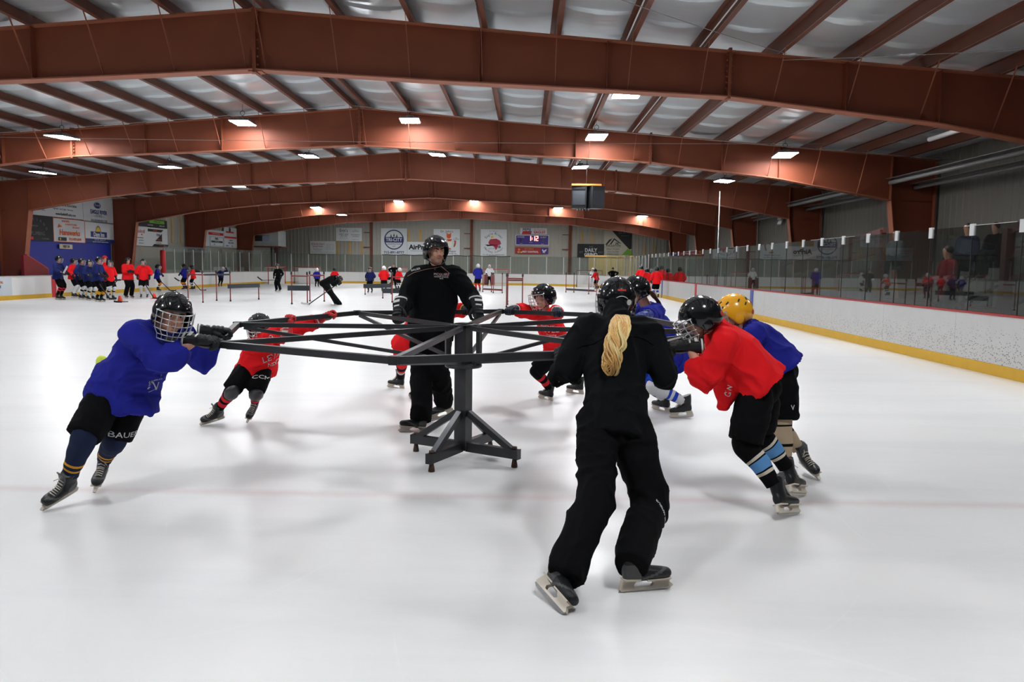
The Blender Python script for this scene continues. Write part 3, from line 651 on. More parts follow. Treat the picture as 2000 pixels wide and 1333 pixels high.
s.txt('888-287-7852', .74, .08, .06, GRY); s.txt('jjinsulation.com', .76, .17, .035, GRY)

# left wall signs (world spans on the wall plane)
WX = WL+.14
def lw(px_, py_): return at(px_, py_, X=WX)
def LSign(name, xl, xr, zt, zb, m, label):
    ya = lw(xl, 470).y; yb = lw(xr, 470).y; return Sign(name, xl, 0, xr, 0, m, label, X=WX, yr=(ya, yb), zr=(zb, zt))
zt = lambda x, y: lw(x, y).z
s = LSign('wall_sign', 48, 104, zt(80, 421), zt(90, 471), BLK, 'black plumbing sign with arched grey letters behind the left column')
s.arctxt('WAYLAND', .40, .95, .78, 145, 25, .12, GRY); s.txt('PLUMBING', .45, .72, .15, GRY, .9); s.txt('service', .35, .42, .1, GRY); s.rect(0, .86, .28, .97, REDC); s.txt('715-479-0000', .7, .92, .06, GRY)
s = LSign('wall_sign', 104, 166, zt(104, 425), zt(104, 472), WHT, 'white remodeling company sign with orange border and orange lettering')
for r_ in ((0, 0, 1, .02), (0, .98, 1, 1), (0, 0, .012, 1), (.988, 0, 1, 1)): s.rect(*r_, ORG)
s.txt('BUILDING', .38, .12, .09, ORG, 1.0); s.txt('& REMODELING', .55, .24, .09, ORG, 1.0); s.txt('SPECIALIST', .7, .36, .08, ORG, 1.0); s.txt('Hanswerks', .5, .60, .25, ORG, 1.0, bold=.02); s.poly([(.13, .4), (.17, .24), (.26, .36)], ORG); s.txt('715-479-6049', .66, .87, .12, ORG, 1.0, bold=.025); s.rect(.14, .8, .38, .95, DGR); s.disc(.19, .875, .045, YEL)
s = LSign('wall_sign', 40, 163.5, zt(104, 380), zt(104, 423.5), WHT, 'long white realty sign under the roof left of the car dealer sign')
s.txt('Burkett & Associates', .72, .42, .14, BLK); s.txt('Eagle River   Land O Lakes   Three Lakes', .66, .62, .07, GRY); s.txt('www.BurkettRealty.com', .70, .85, .13, BLK, .9); s.txt('REALTY INC', .28, .74, .12, GRY); s.txt('C.R.', .42, .55, .1, REDC)
s = LSign('wall_sign', 164, 222, zt(166, 378), zt(166, 433), WHT, 'white car dealer sign with blue oval emblem under the roof on the left wall')
s.disc(.46, .37, .24, NVY, ry=.115); s.disc(.46, .37, .225, WHT, ry=.105); s.disc(.46, .37, .215, NVY, ry=.098); s.txt('Ford', .46, .37, .11, WHT, 1.2); s.txt('EAGLE RIVER', .5, .62, .15, NVY, .95, bold=.025); s.txt('— F O R D —', .5, .76, .09, NVY); s.txt('EAGLERIVERFORD.COM', .5, .93, .08, NVY, .95)
s = LSign('wall_sign', 166.5, 222, zt(167, 431.5), zt(167, 474), WHT, 'white hotel sign with yellow sunrise emblem and navy strip on the left wall')
s.disc(.44, .50, .24, GRY, ry=.32, a0=0, a1=pi); s.disc(.44, .50, .19, YEL, ry=.25, a0=0, a1=pi); s.rect(.18, .46, .74, .72, NVY); s.txt('Days Inn', .46, .60, .21, WHT, .95, bold=.03); s.rect(0, .80, 1, 1, NVY); s.txt('715-479-5151   Eagle River, WI', .48, .85, .055, WHT); s.txt('Open All Year  Heated Pool  Complimentary Breakfast', .5, .94, .05, WHT, .9)
s = LSign('wall_sign', 115.5, 140.5, zt(117, 477), zt(117, 486), col('cream', (215, 205, 185)), 'small cream plate reading visitor on the blue wall')
s.txt('VISITOR', .5, .5, .55, BLK, .95, bold=.025)
s = LSign('wall_sign', 265, 327, zt(270, 442), zt(270, 480), WHT, 'white double sponsor sign with red script and black pyramid logo')
s.txt('Woodcraft', .12, .25, .2, REDC, .9); s.txt('INC.', .18, .42, .08, REDC); s.txt('Serving the Valley Homes', .12, .58, .05, BLK); s.txt('SALES  RENTALS', .15, .72, .05, GRY); s.txt('woodcraftsales.com', .15, .86, .05, GRY); s.poly([(.36, .08), (.86, .08), (.78, .22), (.36, .22)], BLK); s.txt('715-479-2007', .58, .15, .07, ORG); s.txt('Pitlik', .68, .38, .15, BLK); s.poly([(.58, .72), (.8, .3), (.8, .72)], BLK); s.txt('WICK', .7, .65, .12, ORG, .9); s.txt('Excavating & Trucking', .68, .8, .05, BLK); s.poly([(.48, 1), (.54, .87), (1, .87), (1, 1)], BLK); s.txt('pitlikandwick.com', .78, .94, .06, ORG)
s = LSign('wall_sign', 272, 326.5, zt(270, 425), zt(270, 441), BLK, 'black sponsor sign with green label above the pyramid logo sign')
s.rect(.35, .1, .9, .5, GRN); s.txt('GENERATORS', .62, .3, .22, BLK); s.txt('715-477-7000', .38, .78, .18, WHT); s.txt('HIRING.COM', .8, .78, .18, WHT)
s = LSign('wall_sign', 392, 437, zt(402, 448), zt(402, 481), WHT, 'pale sponsor board with yellow disc and red band, third bay of the left wall')
s.disc(.12, .62, .32, BLK); s.disc(.11, .58, .30, YEL); s.txt('4C', .1, .55, .2, BLK); s.rect(.32, .14, .97, .3, REDC); s.txt('WE BUY METALS TODAY', .64, .22, .08, WHT); s.rect(.38, .4, .96, .96, WHT); 
for r_ in ((.37, .4, .96, .415), (.37, .95, .96, .965), (.37, .4, .38, .965), (.95, .4, .96, .965)): s.rect(*r_, SKY)
s.txt("Pitlik's", .66, .52, .16, BLK); s.rect(.42, .64, .92, .75, DGR); s.txt('SAND BEACH RESORT', .67, .695, .05, WHT); s.txt('Lake', .55, .85, .09, SKY)
s = LSign('wall_sign', 437.5, 462, zt(402, 439), zt(402, 481), WHT, 'narrow sponsor board with red drips and dark oval, third bay of the left wall')
s.disc(.45, .12, .12, BLK); s.rect(.15, .2, .75, .27, REDC); s.rect(.02, .45, .98, .53, REDC)
for k in range(7): s.disc(.1+.13*k, .54, .03, REDC, n=10)
s.txt('wolfpainting.com', .5, .64, .05, BLK); s.txt('MING REVIEW', .5, .77, .10, SKY, .8); s.txt('Rick', .6, .92, .08, REDC); s.rect(.1, .9, .3, .94, SKY)
# advert on the left boards
s = Sign('board_sign', 0, 0, 0, 0, col('palegrey', (205, 212, 218)), 'pale advert sheet on the left boards reading contracting with phone number', X=XL+.006, yr=(24.7, at(23, 560, X=XL).y), zr=(.18, .84), t=.004)
s.txt('CONTRACTING', .80, .27, .15, ORG, .62, align='RIGHT' if 0 else 'CENTER'); s.txt('EAGLE RIVER, WI', .76, .52, .16, NVY, .62, bold=.025); s.txt('715-891-8777', .72, .78, .18, NVY, .72, bold=.025)

# ------------------------------------------------------------------ left bench area, air handler, far booth
mb = MB(); pa = at(50, 498, X=XL-.5); pb_ = at(95, 537, X=XL-.5)
y0 = at(47, 520, X=XL-.5).y; y1 = at(94, 530, X=XL-.5).y; zt0 = at(52, 499, X=XL-.5).z; zt1 = at(93, 526, X=XL-.5).z; q = [(y0, 0), (y0, zt0), (y0+.25, zt0), (y1-.1, zt1+.05), (y1, zt1-.05), (y1, 0)]
mb.add([(XL-.62, a_, c_) for a_, c_ in q]+[(XL-.5, a_, c_) for a_, c_ in q], [(5, 4, 3, 2, 1, 0), (6, 7, 8, 9, 10, 11)]+[(i, (i+1) % 6, 6+(i+1) % 6, 6+i) for i in range(6)], mat('divider_red', srgb(110, 14, 18), .6))
o = mb.build('bench_divider'); tag(o, 'dark red sloping bench divider behind the left boards', 'partition')
mb = MB(); mb.bar((XL-.56, y0+.2, zt0+.02), (XL-.56, y1, zt1+.02), .14, .05, M['red_trim']); mb.bar((XL-.56, y1, zt1+.02), (XL-.56, y1, .85), .14, .05, M['red_trim'], up=V((0, 1, 0))); mb.build('edge_trim', o)
p = at(526, 468, Y=57.5); ah = empty('air_handler', p, 'galvanised air handling unit hung at the left end of the far wall', 'ventilation unit')
gal = mat('galvanised', (.42, .46, .46), .4, .5, var=.2, vscale=2)
mb = MB(); mb.box((-1.05, -.9, -.5), (.95, .9, .62), gal); mb.build('cabinet', ah)
mb = MB(); mb.box((-.75, -.93, -.16), (.32, -.905, .26), M['black']); mb.box((-.2, -.95, -.16), (.32, -.925, .24), col('vent', (140, 150, 165))); mb.build('louvre', ah)
mb = MB(); mb.tube([(-1.5, 0, .3), (-1.3, 0, .35), (-1.05, 0, .3)], [.5, .45, .4], gal, 14); mb.build('duct_elbow', ah)
mb = MB(); mb.box((-1.3, -.9, -.58), (1.15, .9, -.52), M['frame']); mb.box((.25, -.5, -p.z), (.35, -.4, -.58), M['black']); mb.build('stand', ah)
# plywood booth behind the end glass
mb = MB(); a = at(1150, 500, Y=62.5); b = at(1237, 500, Y=62.5)
ply = mat('booth_plywood', srgb(190, 165, 110), .6, var=.08, vscale=1)
bo = empty('plywood_booth', ((a.x+b.x)/2, 62.5, 0), 'yellow plywood booth with a lit top edge behind the right end glass', 'booth'); w_ = (b.x-a.x)/2
for k in range(6): 
    mb = MB(); mb.box((-w_+k*w_/3+.01, -.05, .3), (-w_+(k+1)*w_/3-.01, .05, 2.28), ply); mb.build('plywood_panel', bo)
mb = MB(); mb.box((-w_-.3, -.12, 2.28), (w_, .5, 2.42), M['wood']); mb.build('top_board', bo)
mb = MB(); mb.box((w_-.1, -2.8, .3), (w_+.0, 0, 2.3), ply); mb.build('side_panel', bo)
# ------------------------------------------------------------------ steel push carousel
HC = V((-.472, 5.915, 0)); ST = M['steel']
ca = empty('push_carousel', HC, 'dark steel octagonal push carousel on a four-footed post standing on the ice', 'training apparatus')
RT = []
for k, z in enumerate((.985, .985, 1.0, 1.03, 1.04, 1.05, 1.03, 1.01)):
    a = radians(-97.0)-k*pi/4; RT.append(V((1.835*cos(a), 1.835*sin(a), z)))
def cpart(name, f):
    mb = MB(); f(mb); return mb.build(name, ca)
cpart('post', lambda b: b.bar((0, 0, .075), (0, 0, 1.055), .10, .10, ST, up=V((cos(radians(-27)), sin(radians(-27)), 0))))
# rotating drum: two plates and eight short uprights
cpart('bearing_plate', lambda b: b.tube([(0, 0, .715), (0, 0, .722), (0, 0, .738), (0, 0, .742)], [.135, .142, .142, .136], ST, 32))
cpart('bearing_plate', lambda b: b.tube([(0, 0, 1.036), (0, 0, 1.046)], [.10, .10], ST, 32))
for da in (-24, 24, 156, 204, 72, 108):
    a = radians(da); d = V((cos(a), sin(a), 0)); up = d.cross(V((0, 0, 1)))
    cpart('drum_upright', lambda b: b.bar(d*.130+V((0, 0, .742)), d*.130+V((0, 0, 1.036)), .030, .030, ST, up=d))
    cpart('drum_bolt', lambda b: b.tube([d*.10+up*.02+V((0, 0, .742)), d*.10+up*.02+V((0, 0, .775))], .007, M['bolt'], 8))
for k in range(8):
    a = radians(-97.0)-k*pi/4; d = V((cos(a), sin(a), 0)); up = d.cross(V((0, 0, 1)))
    e = RT[k]
    cpart('spoke', lambda b: b.bar(d*.10+V((0, 0, 1.02)), e-d*.015, .034, .034, ST))
    cpart('brace', lambda b: b.bar(d*.13+V((0, 0, .765)), e-d*.06-V((0, 0, .022)), .026, .026, ST))
    n = RT[(k+1) % 8]
    cpart('rim_bar', lambda b: b.bar(e+(e-n).normalized()*.012, n+(n-e).normalized()*.012, .040, .040, ST))
    cpart('corner_joint', lambda b: b.bar(e-V((0, 0, .024)), e+V((0, 0, .024)), .05, .05, ST, up=d))
for k, L_ in enumerate((.48, .50, .45, .48)):
    a = radians((-116, -30, 62, 152)[k]); d = V((cos(a), sin(a), 0))
    cpart('base_arm', lambda b: b.bar(d*.04+V((0, 0, .10)), d*L_+V((0, 0, .10)), .05, .07, ST))
    cpart('base_strut', lambda b: b.bar(d*.05+V((0, 0, .365)), d*(L_-.06)+V((0, 0, .125)), .045, .045, ST))
    cpart('foot_bolt', lambda b: (b.tube([d*(L_-.035)+V((0, 0, 0)), d*(L_-.035)+V((0, 0, .012)), d*(L_-.035)+V((0, 0, .07))], [.024, .024, .014], M['bolt'], 10), b.tube([d*(L_-.035)+V((0, 0, .13)), d*(L_-.035)+V((0, 0, .155))], .02, M['bolt'], 6)))
    cpart('end_cap', lambda b: b.bar(d*L_+V((0, 0, .10)), d*(L_+.004)+V((0, 0, .10)), .055, .075, ST))

# ------------------------------------------------------------------ practice hurdles on the far ice
RP = mat('hurdle_red', srgb(120, 35, 32), .5); DK = mat('hurdle_foam', srgb(40, 46, 52), .7)
def hurdle(posts, Y, bars, label, top=1.17, beams=()):
    """posts: photo x of the uprights; bars: (x0, x1, height); beams: foam beams (x0, x1, height, radius)"""
    g = lambda x, z, Yq=None: V((at(x, 560, Y=Yq or Y).x, Yq or Y, z))
    c = g(sum(p[0] for p in posts)/len(posts), 0)
    r = empty('hurdle', c, label, 'hurdle', 'red pipe hurdles on the far ice')
    for x, Yp in posts:
        b = MB(); p = g(x, 0, Yp); b.tube([p, p+V((0, 0, .03)), p+V((0, 0, top))], [.03, .022, .022], RP, 8); b.tube([p+V((0, 0, top-.09)), p+V((0, 0, top+.02))], .034, M['black'], 8); b.tube([p, p+V((0, 0, .06))], .034, M['black'], 8); under(r, b, 'upright')
    for x0, Y0, x1, Y1, z in bars:
        b = MB(); b.tube([g(x0, z, Y0), g(x1, z, Y1)], .026, RP, 8); under(r, b, 'crossbar')
    for x0, Y0, x1, Y1, z, rr in beams:
        b = MB(); b.bar(g(x0, z, Y0), g(x1, z, Y1), rr, rr*1.3, DK); under(r, b, 'foam_beam')
hurdle([(367, 29.2), (395.6, 28.4), (422.6, 30), (449.6, 29.8)], 29, [(367, 29.2, 395.6, 28.4, 1.03), (422.6, 30, 449.6, 29.8, 1.03), (395.6, 28.4, 422.6, 30, 1.03)], 'red four-post hurdle left of the far black beam, before the left boards', beams=[(400, 28.6, 448, 29.8, 1.03, .05)])
hurdle([(449.6, 29.7), (505, 31.5)], 29, [], 'low dark foam beam running right from the left red hurdle', top=.62, beams=[(447, 29.6, 505, 31.5, .58, .12)])
hurdle([(569.5, 28.2), (600, 28.2), (605, 30.5), (633, 30.5)], 29, [(569.5, 28.2, 600, 28.2, 1.03), (605, 30.5, 633, 30.5, 1.03), (600, 28.2, 605, 30.5, 1.03)], 'red hurdle with a wide black beam beside the skater in black bending low', beams=[(562, 28.0, 604, 28.1, .60, .14)])
hurdle([(989.6, 27.9), (1020.6, 27.9)], 28, [(989.6, 27.9, 1020.6, 27.9, 1.04), (989.6, 27.9, 1020.6, 27.9, .98)], 'tall red hurdle with double crossbar alone right of the coach', top=1.2)
hurdle([(991.6, 29.8), (991.7, 32)], 30, [(991.6, 29.8, 991.7, 32, 1.0)], 'red hurdle seen end on, just behind the tall double-bar one', top=1.18)
hurdle([(943, 44), (960, 44), (963.5, 42.5), (981, 42.5)], 44, [(943, 44, 981, 42.5, .15)], 'low-barred red frame in front of the central goal net', top=1.1, beams=[(945, 44, 981, 42.6, .17, .07)])
hurdle([(1105.5, 45), (1121, 45), (1150, 42.6), (1165.5, 42.6)], 45, [(1105.5, 45, 1165.5, 42.6, .16)], 'low-barred red frame in front of the right-hand goal net', top=1.13, beams=[(1106, 45, 1160, 42.8, .2, .07)])
hurdle([(766, 30.5)], 30, [(766, 30.5, 790, 30.5, 1.0)], 'red hurdle mostly hidden behind the coach', top=1.17)
hurdle([(713, 38), (764, 39)], 38, [], 'black foam beam on short posts behind the player in dark blue', top=.5, beams=[(712, 38, 764, 39.4, .42, .16)])
hurdle([(747.5, 34), (780, 34)], 34, [], 'black foam beam lying low left of the coach', top=.4, beams=[(747, 34, 780, 34.2, .34, .16)])

# ------------------------------------------------------------------ goals
NETM = mat('net_cord', (.75, .75, .73), .8)
goalm = mat('goal_red', srgb(175, 45, 40), .45)
def goal(x, y, rz, label, board=False, frame=None):
    r = empty('goal_net', (x, y, 0), label, 'goal'); r.rotation_euler = (0, 0, rz); fm = frame or goalm
    b = MB(); b.tube([(-.915, 0, 0), (-.915, 0, 1.22), (.915, 0, 1.22), (.915, 0, 0)], .032, fm, 8); b.build('post_and_crossbar', r)
    b = MB(); b.tube([(-.915, 0, .03), (-.95, .6, .03), (-.6, 1.0, .03), (.6, 1.0, .03), (.95, .6, .03), (.915, 0, .03)], .025, NETM, 6); b.build('base_frame', r)
    b = MB()
    for k in range(19):
        u = -.9+.1*k; b.tube([(u, .02, 1.2), (u, .35, 1.15), (u*.95, .95, .05)], .006, NETM, 4)
    for k in range(10):
        t = k/9; b.tube([(-.91+.0*t, .02+.9*t*0, 1.2-1.15*t), (-.93, .3+.3*t, 1.15-1.1*t), (-.7, .4+.55*t, 1.14-1.1*t), (.7, .4+.55*t, 1.14-1.1*t), (.93, .3+.3*t, 1.15-1.1*t), (.91, .02, 1.2-1.15*t)], .006, NETM, 4)
    o = b.build('netting', r); o['kind'] = 'stuff'
    b = MB(); b.box((-.93, .05, 0), (.93, .3, .18), mat('net_skirt', (.7, .68, .6), .8)); b.build('skirt', r)
    if board:
        b = MB(); b.box((-.62, -.06, .02), (.62, -.03, 1.14), M['white_paint']); b.build('target_board', r)
goal(at(600, 555, Y=57).x, 57.0, .04, 'red goal with a white target board covering its mouth, left side of the far end', True)
goal(at(541, 555, Y=55.5).x, 55.5, 1.2, 'red goal turned side-on behind the standing coach in black')
goal(at(968, 555, Y=57.5).x, 57.5, 0, 'red goal behind the goalie in white jersey right of the coach')
goal(at(1151, 555, Y=57.0).x, 57.0, -.1, 'dark-framed goal behind the goalie all in white', frame=mat('goal_dark', srgb(70, 45, 42), .5))
goal(at(769, 555, Y=56.0).x, 56.0, 0, 'red goal partly hidden behind the coach left shoulder')

# ------------------------------------------------------------------ cones and pucks
conem = mat('cone_orange', srgb(235, 70, 30), .5)
for x, y, lab in ((234.5, 589.5, 'small orange cone on the ice left of the red-jacketed coach'), (301.5, 584, 'small orange cone at the tip of the stick by the player in white socks')):
    p = at(x, y, Z=0); r = empty('traffic_cone', p, lab, 'cone', 'orange cones'); b = MB(); b.tube([(0, 0, .012), (0, 0, .2), (0, 0, .22)], [.09, .045, .035], conem, 12); b.build('cone_body', r); b = MB(); b.box((-.11, -.11, 0), (.11, .11, .014), conem); b.build('cone_base', r)
for x, y, lab in ((330, 568, 'black puck on the ice beside the blue player with a stick by the left boards'), (603, 596, 'black puck in front of the bending skater stick')):
    p = at(x, y, Z=0); b = MB(); b.tube([(p.x, p.y, 0), (p.x, p.y, .026)], .04, M['black'], 16); tag(b.build('puck'), lab, 'puck')

# ------------------------------------------------------------------ stands behind the right glass
RB = mat('rail_oxide', srgb(78, 34, 28), .55); PL = mat('bleacher_plank', srgb(66, 26, 22), .6)
def rail(name, label, pts, post_x=(), X=7.7, drop=(.42, .8)):
    P_ = [at(x, y, X=X) for x, y in pts]; r = empty(name, P_[0], label, 'railing')
    b = MB(); b.bar(P_[0], P_[-1], .06, .12, RB); under(r, b, 'top_rail')
    for d in drop:
        b = MB(); b.bar(P_[0]-V((0, 0, d)), P_[-1]-V((0, 0, d)), .05, .09, RB); under(r, b, 'mid_rail')
    for t in post_x:
        p = P_[0].lerp(P_[-1], t); b = MB(); b.bar((p.x, p.y, .0), p+V((0, 0, .03)), .14, .14, RB, up=V((0, 1, 0))); under(r, b, 'rail_post')
rail('stair_railing', 'rust red sloping stair railing behind the right glass', [(1527, 517), (1728, 450)], (.02, .62, .98))
rail('stair_railing', 'rust red railing of the upper stand at the right picture edge', [(1968, 452), (2040, 425)], (.05, .9))
bl_ = empty('bleacher', (9.9, 14, 0), 'dark red plank bleacher with steel trestles behind the right glass', 'bleacher')
for y0, y1 in ((17.6, 21.0), (12.2, 16.4), (8.2, 11.6)):
    for k in range(4):
        b = MB(); b.box((8.55+.62*k, y0, .42+.28*k), (8.83+.62*k, y1, .47+.28*k), PL); under(bl_, b, 'seat_plank')
        b = MB(); b.box((8.25+.62*k, y0, .18+.28*k), (8.50+.62*k, y1, .21+.28*k), PL); under(bl_, b, 'foot_plank')
    for y in (y0+.3, (y0+y1)/2, y1-.3):
        b = MB(); b.bar((8.3, y, 0), (10.9, y, 1.28), .05, .06, RB)
        for k in range(4): b.bar((8.7+.62*k, y, 0), (8.7+.62*k, y, .42+.28*k), .05, .05, RB, up=V((0, 1, 0)))
        b.bar((8.7, y, 0), (10.5, y, .9), .04, .04, RB); b.bar((10.5, y, 0), (8.9, y, .5), .04, .04, RB); under(bl_, b, 'trestle')
ta = empty('folding_table', (7.3, 19.5, 0), 'low dark table with crossed legs just behind the right glass', 'table')
b = MB(); b.box((-.28, -1.2, .68), (.28, 1.2, .74), M['black']); b.build('table_top', ta)
for yy in (-.9, .9):
    b = MB(); b.bar((-.22, yy-.3, 0), (.22, yy+.3, .68), .04, .04, M['black']); b.bar((.22, yy-.3, 0), (-.22, yy+.3, .68), .04, .04, M['black']); b.build('leg', ta)
# ------------------------------------------------------------------ people: builders
def cloth(name, c, bump=(26, .5, .004), rough=.9): return mat(name, srgb(*c), rough, bump=bump, spec=.15 if sum(c) > 90 else .08, sheen=0, var=.08, vscale=7)
C = {'blue': cloth('jersey_blue', (32, 36, 132)), 'dblue': cloth('jersey_dark_blue', (28, 36, 88)), 'red': cloth('jersey_red', (224, 27, 33)), 'black': cloth('cloth_black', (15, 16, 18)), 'pants': cloth('pants_black', (13, 13, 15)),
     'royal': cloth('pants_royal', (25, 60, 165)), 'white': cloth('cloth_white', (225, 226, 228)), 'navy': cloth('sock_navy', (28, 36, 60)), 'gold': cloth('sock_gold', (225, 160, 40)), 'redsock': cloth('sock_red', (200, 40, 48)), 'sky': cloth('sock_sky', (95, 150, 205)), 'cream': cloth('sock_cream', (222, 212, 196)), 'tan': cloth('sock_tan', (186, 166, 140)), 'orange': cloth('sock_orange', (220, 130, 40)), 'maroon': cloth('jacket_maroon', (120, 22, 26)), 'grey': cloth('cloth_grey', (95, 98, 102)), 'bluestripe': cloth('sock_blue', (35, 60, 165)), 'pad': mat('knee_pad', (.018, .019, .021), .35)}
SKIN = mat('skin', srgb(222, 166, 140), .5, spec=.4, var=.06, vscale=9); LIP = mat('lips', srgb(165, 95, 88), .5); STUB = mat('stubble', srgb(172, 130, 110), .7, var=.2, vscale=60)
SKIN.node_tree.nodes['Principled BSDF'].inputs['Subsurface Weight'].default_value = .08
EYEW = mat('eye_white', (.7, .68, .65), .3); EYED = mat('eye_iris', (.03, .02, .015), .2); BROW = mat('eyebrow', (.03, .018, .012), .8)
HG = mat('helmet_black', (.006, .0065, .008), .14, spec=.4, coat=.3, coatr=.06); HGW = mat('helmet_white', (.75, .76, .77), .25, coat=.5); HGY = mat('helmet_yellow', srgb(252, 182, 36), .22, coat=.6); HGR = mat('helmet_red', srgb(190, 30, 40), .25, coat=.5)
WIRE = mat('cage_wire', (.62, .63, .65), .3, .7); FOAM = mat('helmet_foam', (.02, .02, .022), .8); STICK_ = mat('sticker_red', srgb(190, 50, 50), .4); STW = mat('sticker_white', (.75, .75, .75), .4)
GLB = mat('glove_black', (.010, .011, .013), .6, spec=.25, bump=(40, .3, .003)); GLR = mat('glove_red', srgb(200, 28, 34), .5, bump=(40, .3, .003)); GLU = mat('glove_blue', srgb(30, 50, 130), .5); GLN = mat('glove_navy', srgb(18, 24, 42), .5, spec=.3); GPALM = mat('glove_palm', (.12, .1, .085), .8); GWHT = mat('glove_trim', (.8, .8, .78), .5); GNEON = mat('glove_neon', srgb(205, 220, 40), .5); GORG = mat('glove_orange', srgb(230, 90, 40), .5)
BOOT = mat('boot_black', (.010, .011, .012), .4, spec=.3, bump=(60, .15, .002)); BOOTG = mat('boot_grey', (.07, .07, .073), .45, spec=.3); HOLD = mat('blade_holder', srgb(215, 205, 190), .4); BLADE = mat('blade_steel', (.55, .56, .58), .22, .9); LACE = mat('lace', (.62, .57, .50), .8)
HAIRB = mat('hair_blonde', srgb(226, 178, 108), .5, var=.3, vscale=30); HAIRN = mat('hair_brown', srgb(92, 58, 36), .6, var=.3, vscale=30); HAIRD = mat('hair_dark', (.02, .015, .012), .6)
PRINT = mat('print_white', (.75, .75, .76), .7)

def spline(pts, k):
    """Catmull-Rom through pts (vectors or floats)"""
    n = len(pts); out = []
    for i in range(n-1):
        p0 = pts[max(i-1, 0)]; p1 = pts[i]; p2 = pts[i+1]; p3 = pts[min(i+2, n-1)]
        for j in range(k):
            t = j/k; out.append(.5*((2*p1)+(p2-p0)*t+(2*p0-5*p1+4*p2-p3)*t*t+(3*p1-p0-3*p2+p3)*t**3))
    out.append(pts[-1]); return out
def chain(mb, pts, ra, m, rb=None, side=None, k=4, n=14, ends=(1, 1), mats=None):
    """smooth tapered limb; ra/rb radii along side / across; ends 1 = rounded, 0 = flat; mats = [(t, material)] bands"""
    pts = [V(p) for p in pts]; rb = rb or ra
    P_ = spline(pts, k); A = spline([float(x) for x in ra], k); B = spline([float(x) for x in rb], k); N_ = len(P_)
    st = []; ref = V(side).normalized() if side is not None else None
    for i, p in enumerate(P_):
        d = (P_[min(i+1, N_-1)]-P_[max(i-1, 0)]).normalized()
        if ref is None: ref = d.orthogonal().normalized()
        a = ref-d*ref.dot(d); a = a.normalized() if a.length > 1e-4 else d.orthogonal().normalized()
        if side is None: ref = a
        st.append((p, a*max(A[i], .002), d.cross(a)*max(B[i], .002), d))
    if ends[0]:
        p, a, b, d = st[0]; r = min(a.length, b.length)
        st = [(p-d*r*.98, a*.2, b*.2, d), (p-d*r*.8, a*.6, b*.6, d), (p-d*r*.45, a*.89, b*.89, d)]+st
    if ends[1]:
        p, a, b, d = st[-1]; r = min(a.length, b.length)
        st = st+[(p+d*r*.45, a*.89, b*.89, d), (p+d*r*.8, a*.6, b*.6, d), (p+d*r*.98, a*.2, b*.2, d)]
    st3 = [s_[:3] for s_ in st]
    if not mats: mb.loft(st3, m, n); return
    M_ = len(st3)
    def mt(t):
        r = m
        for tt, mm in mats:
            if t >= tt: r = mm
        return r
    vs_ = []
    for c, a, b in st3: vs_ += [c+a*cos(2*pi*j/n)+b*sin(2*pi*j/n) for j in range(n)]
    o = len(mb.v); mb.v += [tuple(p) for p in vs_]
    for i in range(M_-1):
        mi_ = mb.mi(mt((i+.5)/(M_-1)))
        for j in range(n): mb.f.append((o+i*n+j, o+i*n+(j+1) % n, o+(i+1)*n+(j+1) % n, o+(i+1)*n+j)); mb.m.append(mi_); mb.sm.append(True)
    for cap in (tuple(range(o+n-1, o-1, -1)), tuple(range(o+(M_-1)*n, o+M_*n))): mb.f.append(cap); mb.m.append(mb.mi(m)); mb.sm.append(False)

def fuse(mb, vox, smooth=2, fold=0, fscale=6.2, seed=0, paint=None, name='body'):
    """weld overlapping closed pieces into one continuous skin (voxel remesh), smooth it, add cloth folds"""
    me = mb.mesh('tmp'); o = bpy.data.objects.new('tmp', me); COL.objects.link(o)
    r = o.modifiers.new('r', 'REMESH'); r.mode = 'VOXEL'; r.voxel_size = vox; r.adaptivity = 0; r.use_smooth_shade = True
    if smooth: s_ = o.modifiers.new('s', 'SMOOTH'); s_.factor = .5; s_.iterations = smooth
    dg = bpy.context.evaluated_depsgraph_get(); dg.update()
    out = bpy.data.meshes.new_from_object(o.evaluated_get(dg)); out.name = name
    bpy.data.objects.remove(o); bpy.data.meshes.remove(me)
    if fold:
        sd = V((seed*3.1, seed*1.7, seed*.9)); vn = [v.normal.copy() for v in out.vertices]
        for v, nn_ in zip(out.vertices, vn):
            p = v.co*fscale+sd; w = noise.noise_vector(v.co*fscale*.35+sd)*1.8
            q = V((p.x*1.1, p.y*1.1, p.z*.42))+w
            r1 = max(0, 1-abs(noise.noise(q))*2.5); q2 = V((p.x*.5, p.y*.5, p.z*1.1))+w*1.3+V((9, 3, 1)); r2 = max(0, 1-abs(noise.noise(q2))*2.6)
            v.co += nn_*(r1*r1*.7+r2*r2*.5+.35*noise.noise(q*.6)-.25)*fold
    if paint:
        cols = []
        for m_ in paint[0]: cols.append(m_)
        out.materials.clear()
        for m_ in cols: out.materials.append(m_)
        for p in out.polygons: p.material_index = paint[1](p.center)
    elif len(mb.mats) == 1:
        out.materials.clear(); out.materials.append(mb.mats[0])
    for p in out.polygons: p.use_smooth = True
    return out
def fr(o, x, z):
    """matrix with origin o, x axis x, z axis near z"""
    x = V(x).normalized(); z = V(z); y = z.cross(x).normalized(); z = x.cross(y)
    m = Matrix.Identity(4)
    for i in range(3): m[i][0] = x[i]; m[i][1] = y[i]; m[i][2] = z[i]; m[i][3] = o[i]
    return m

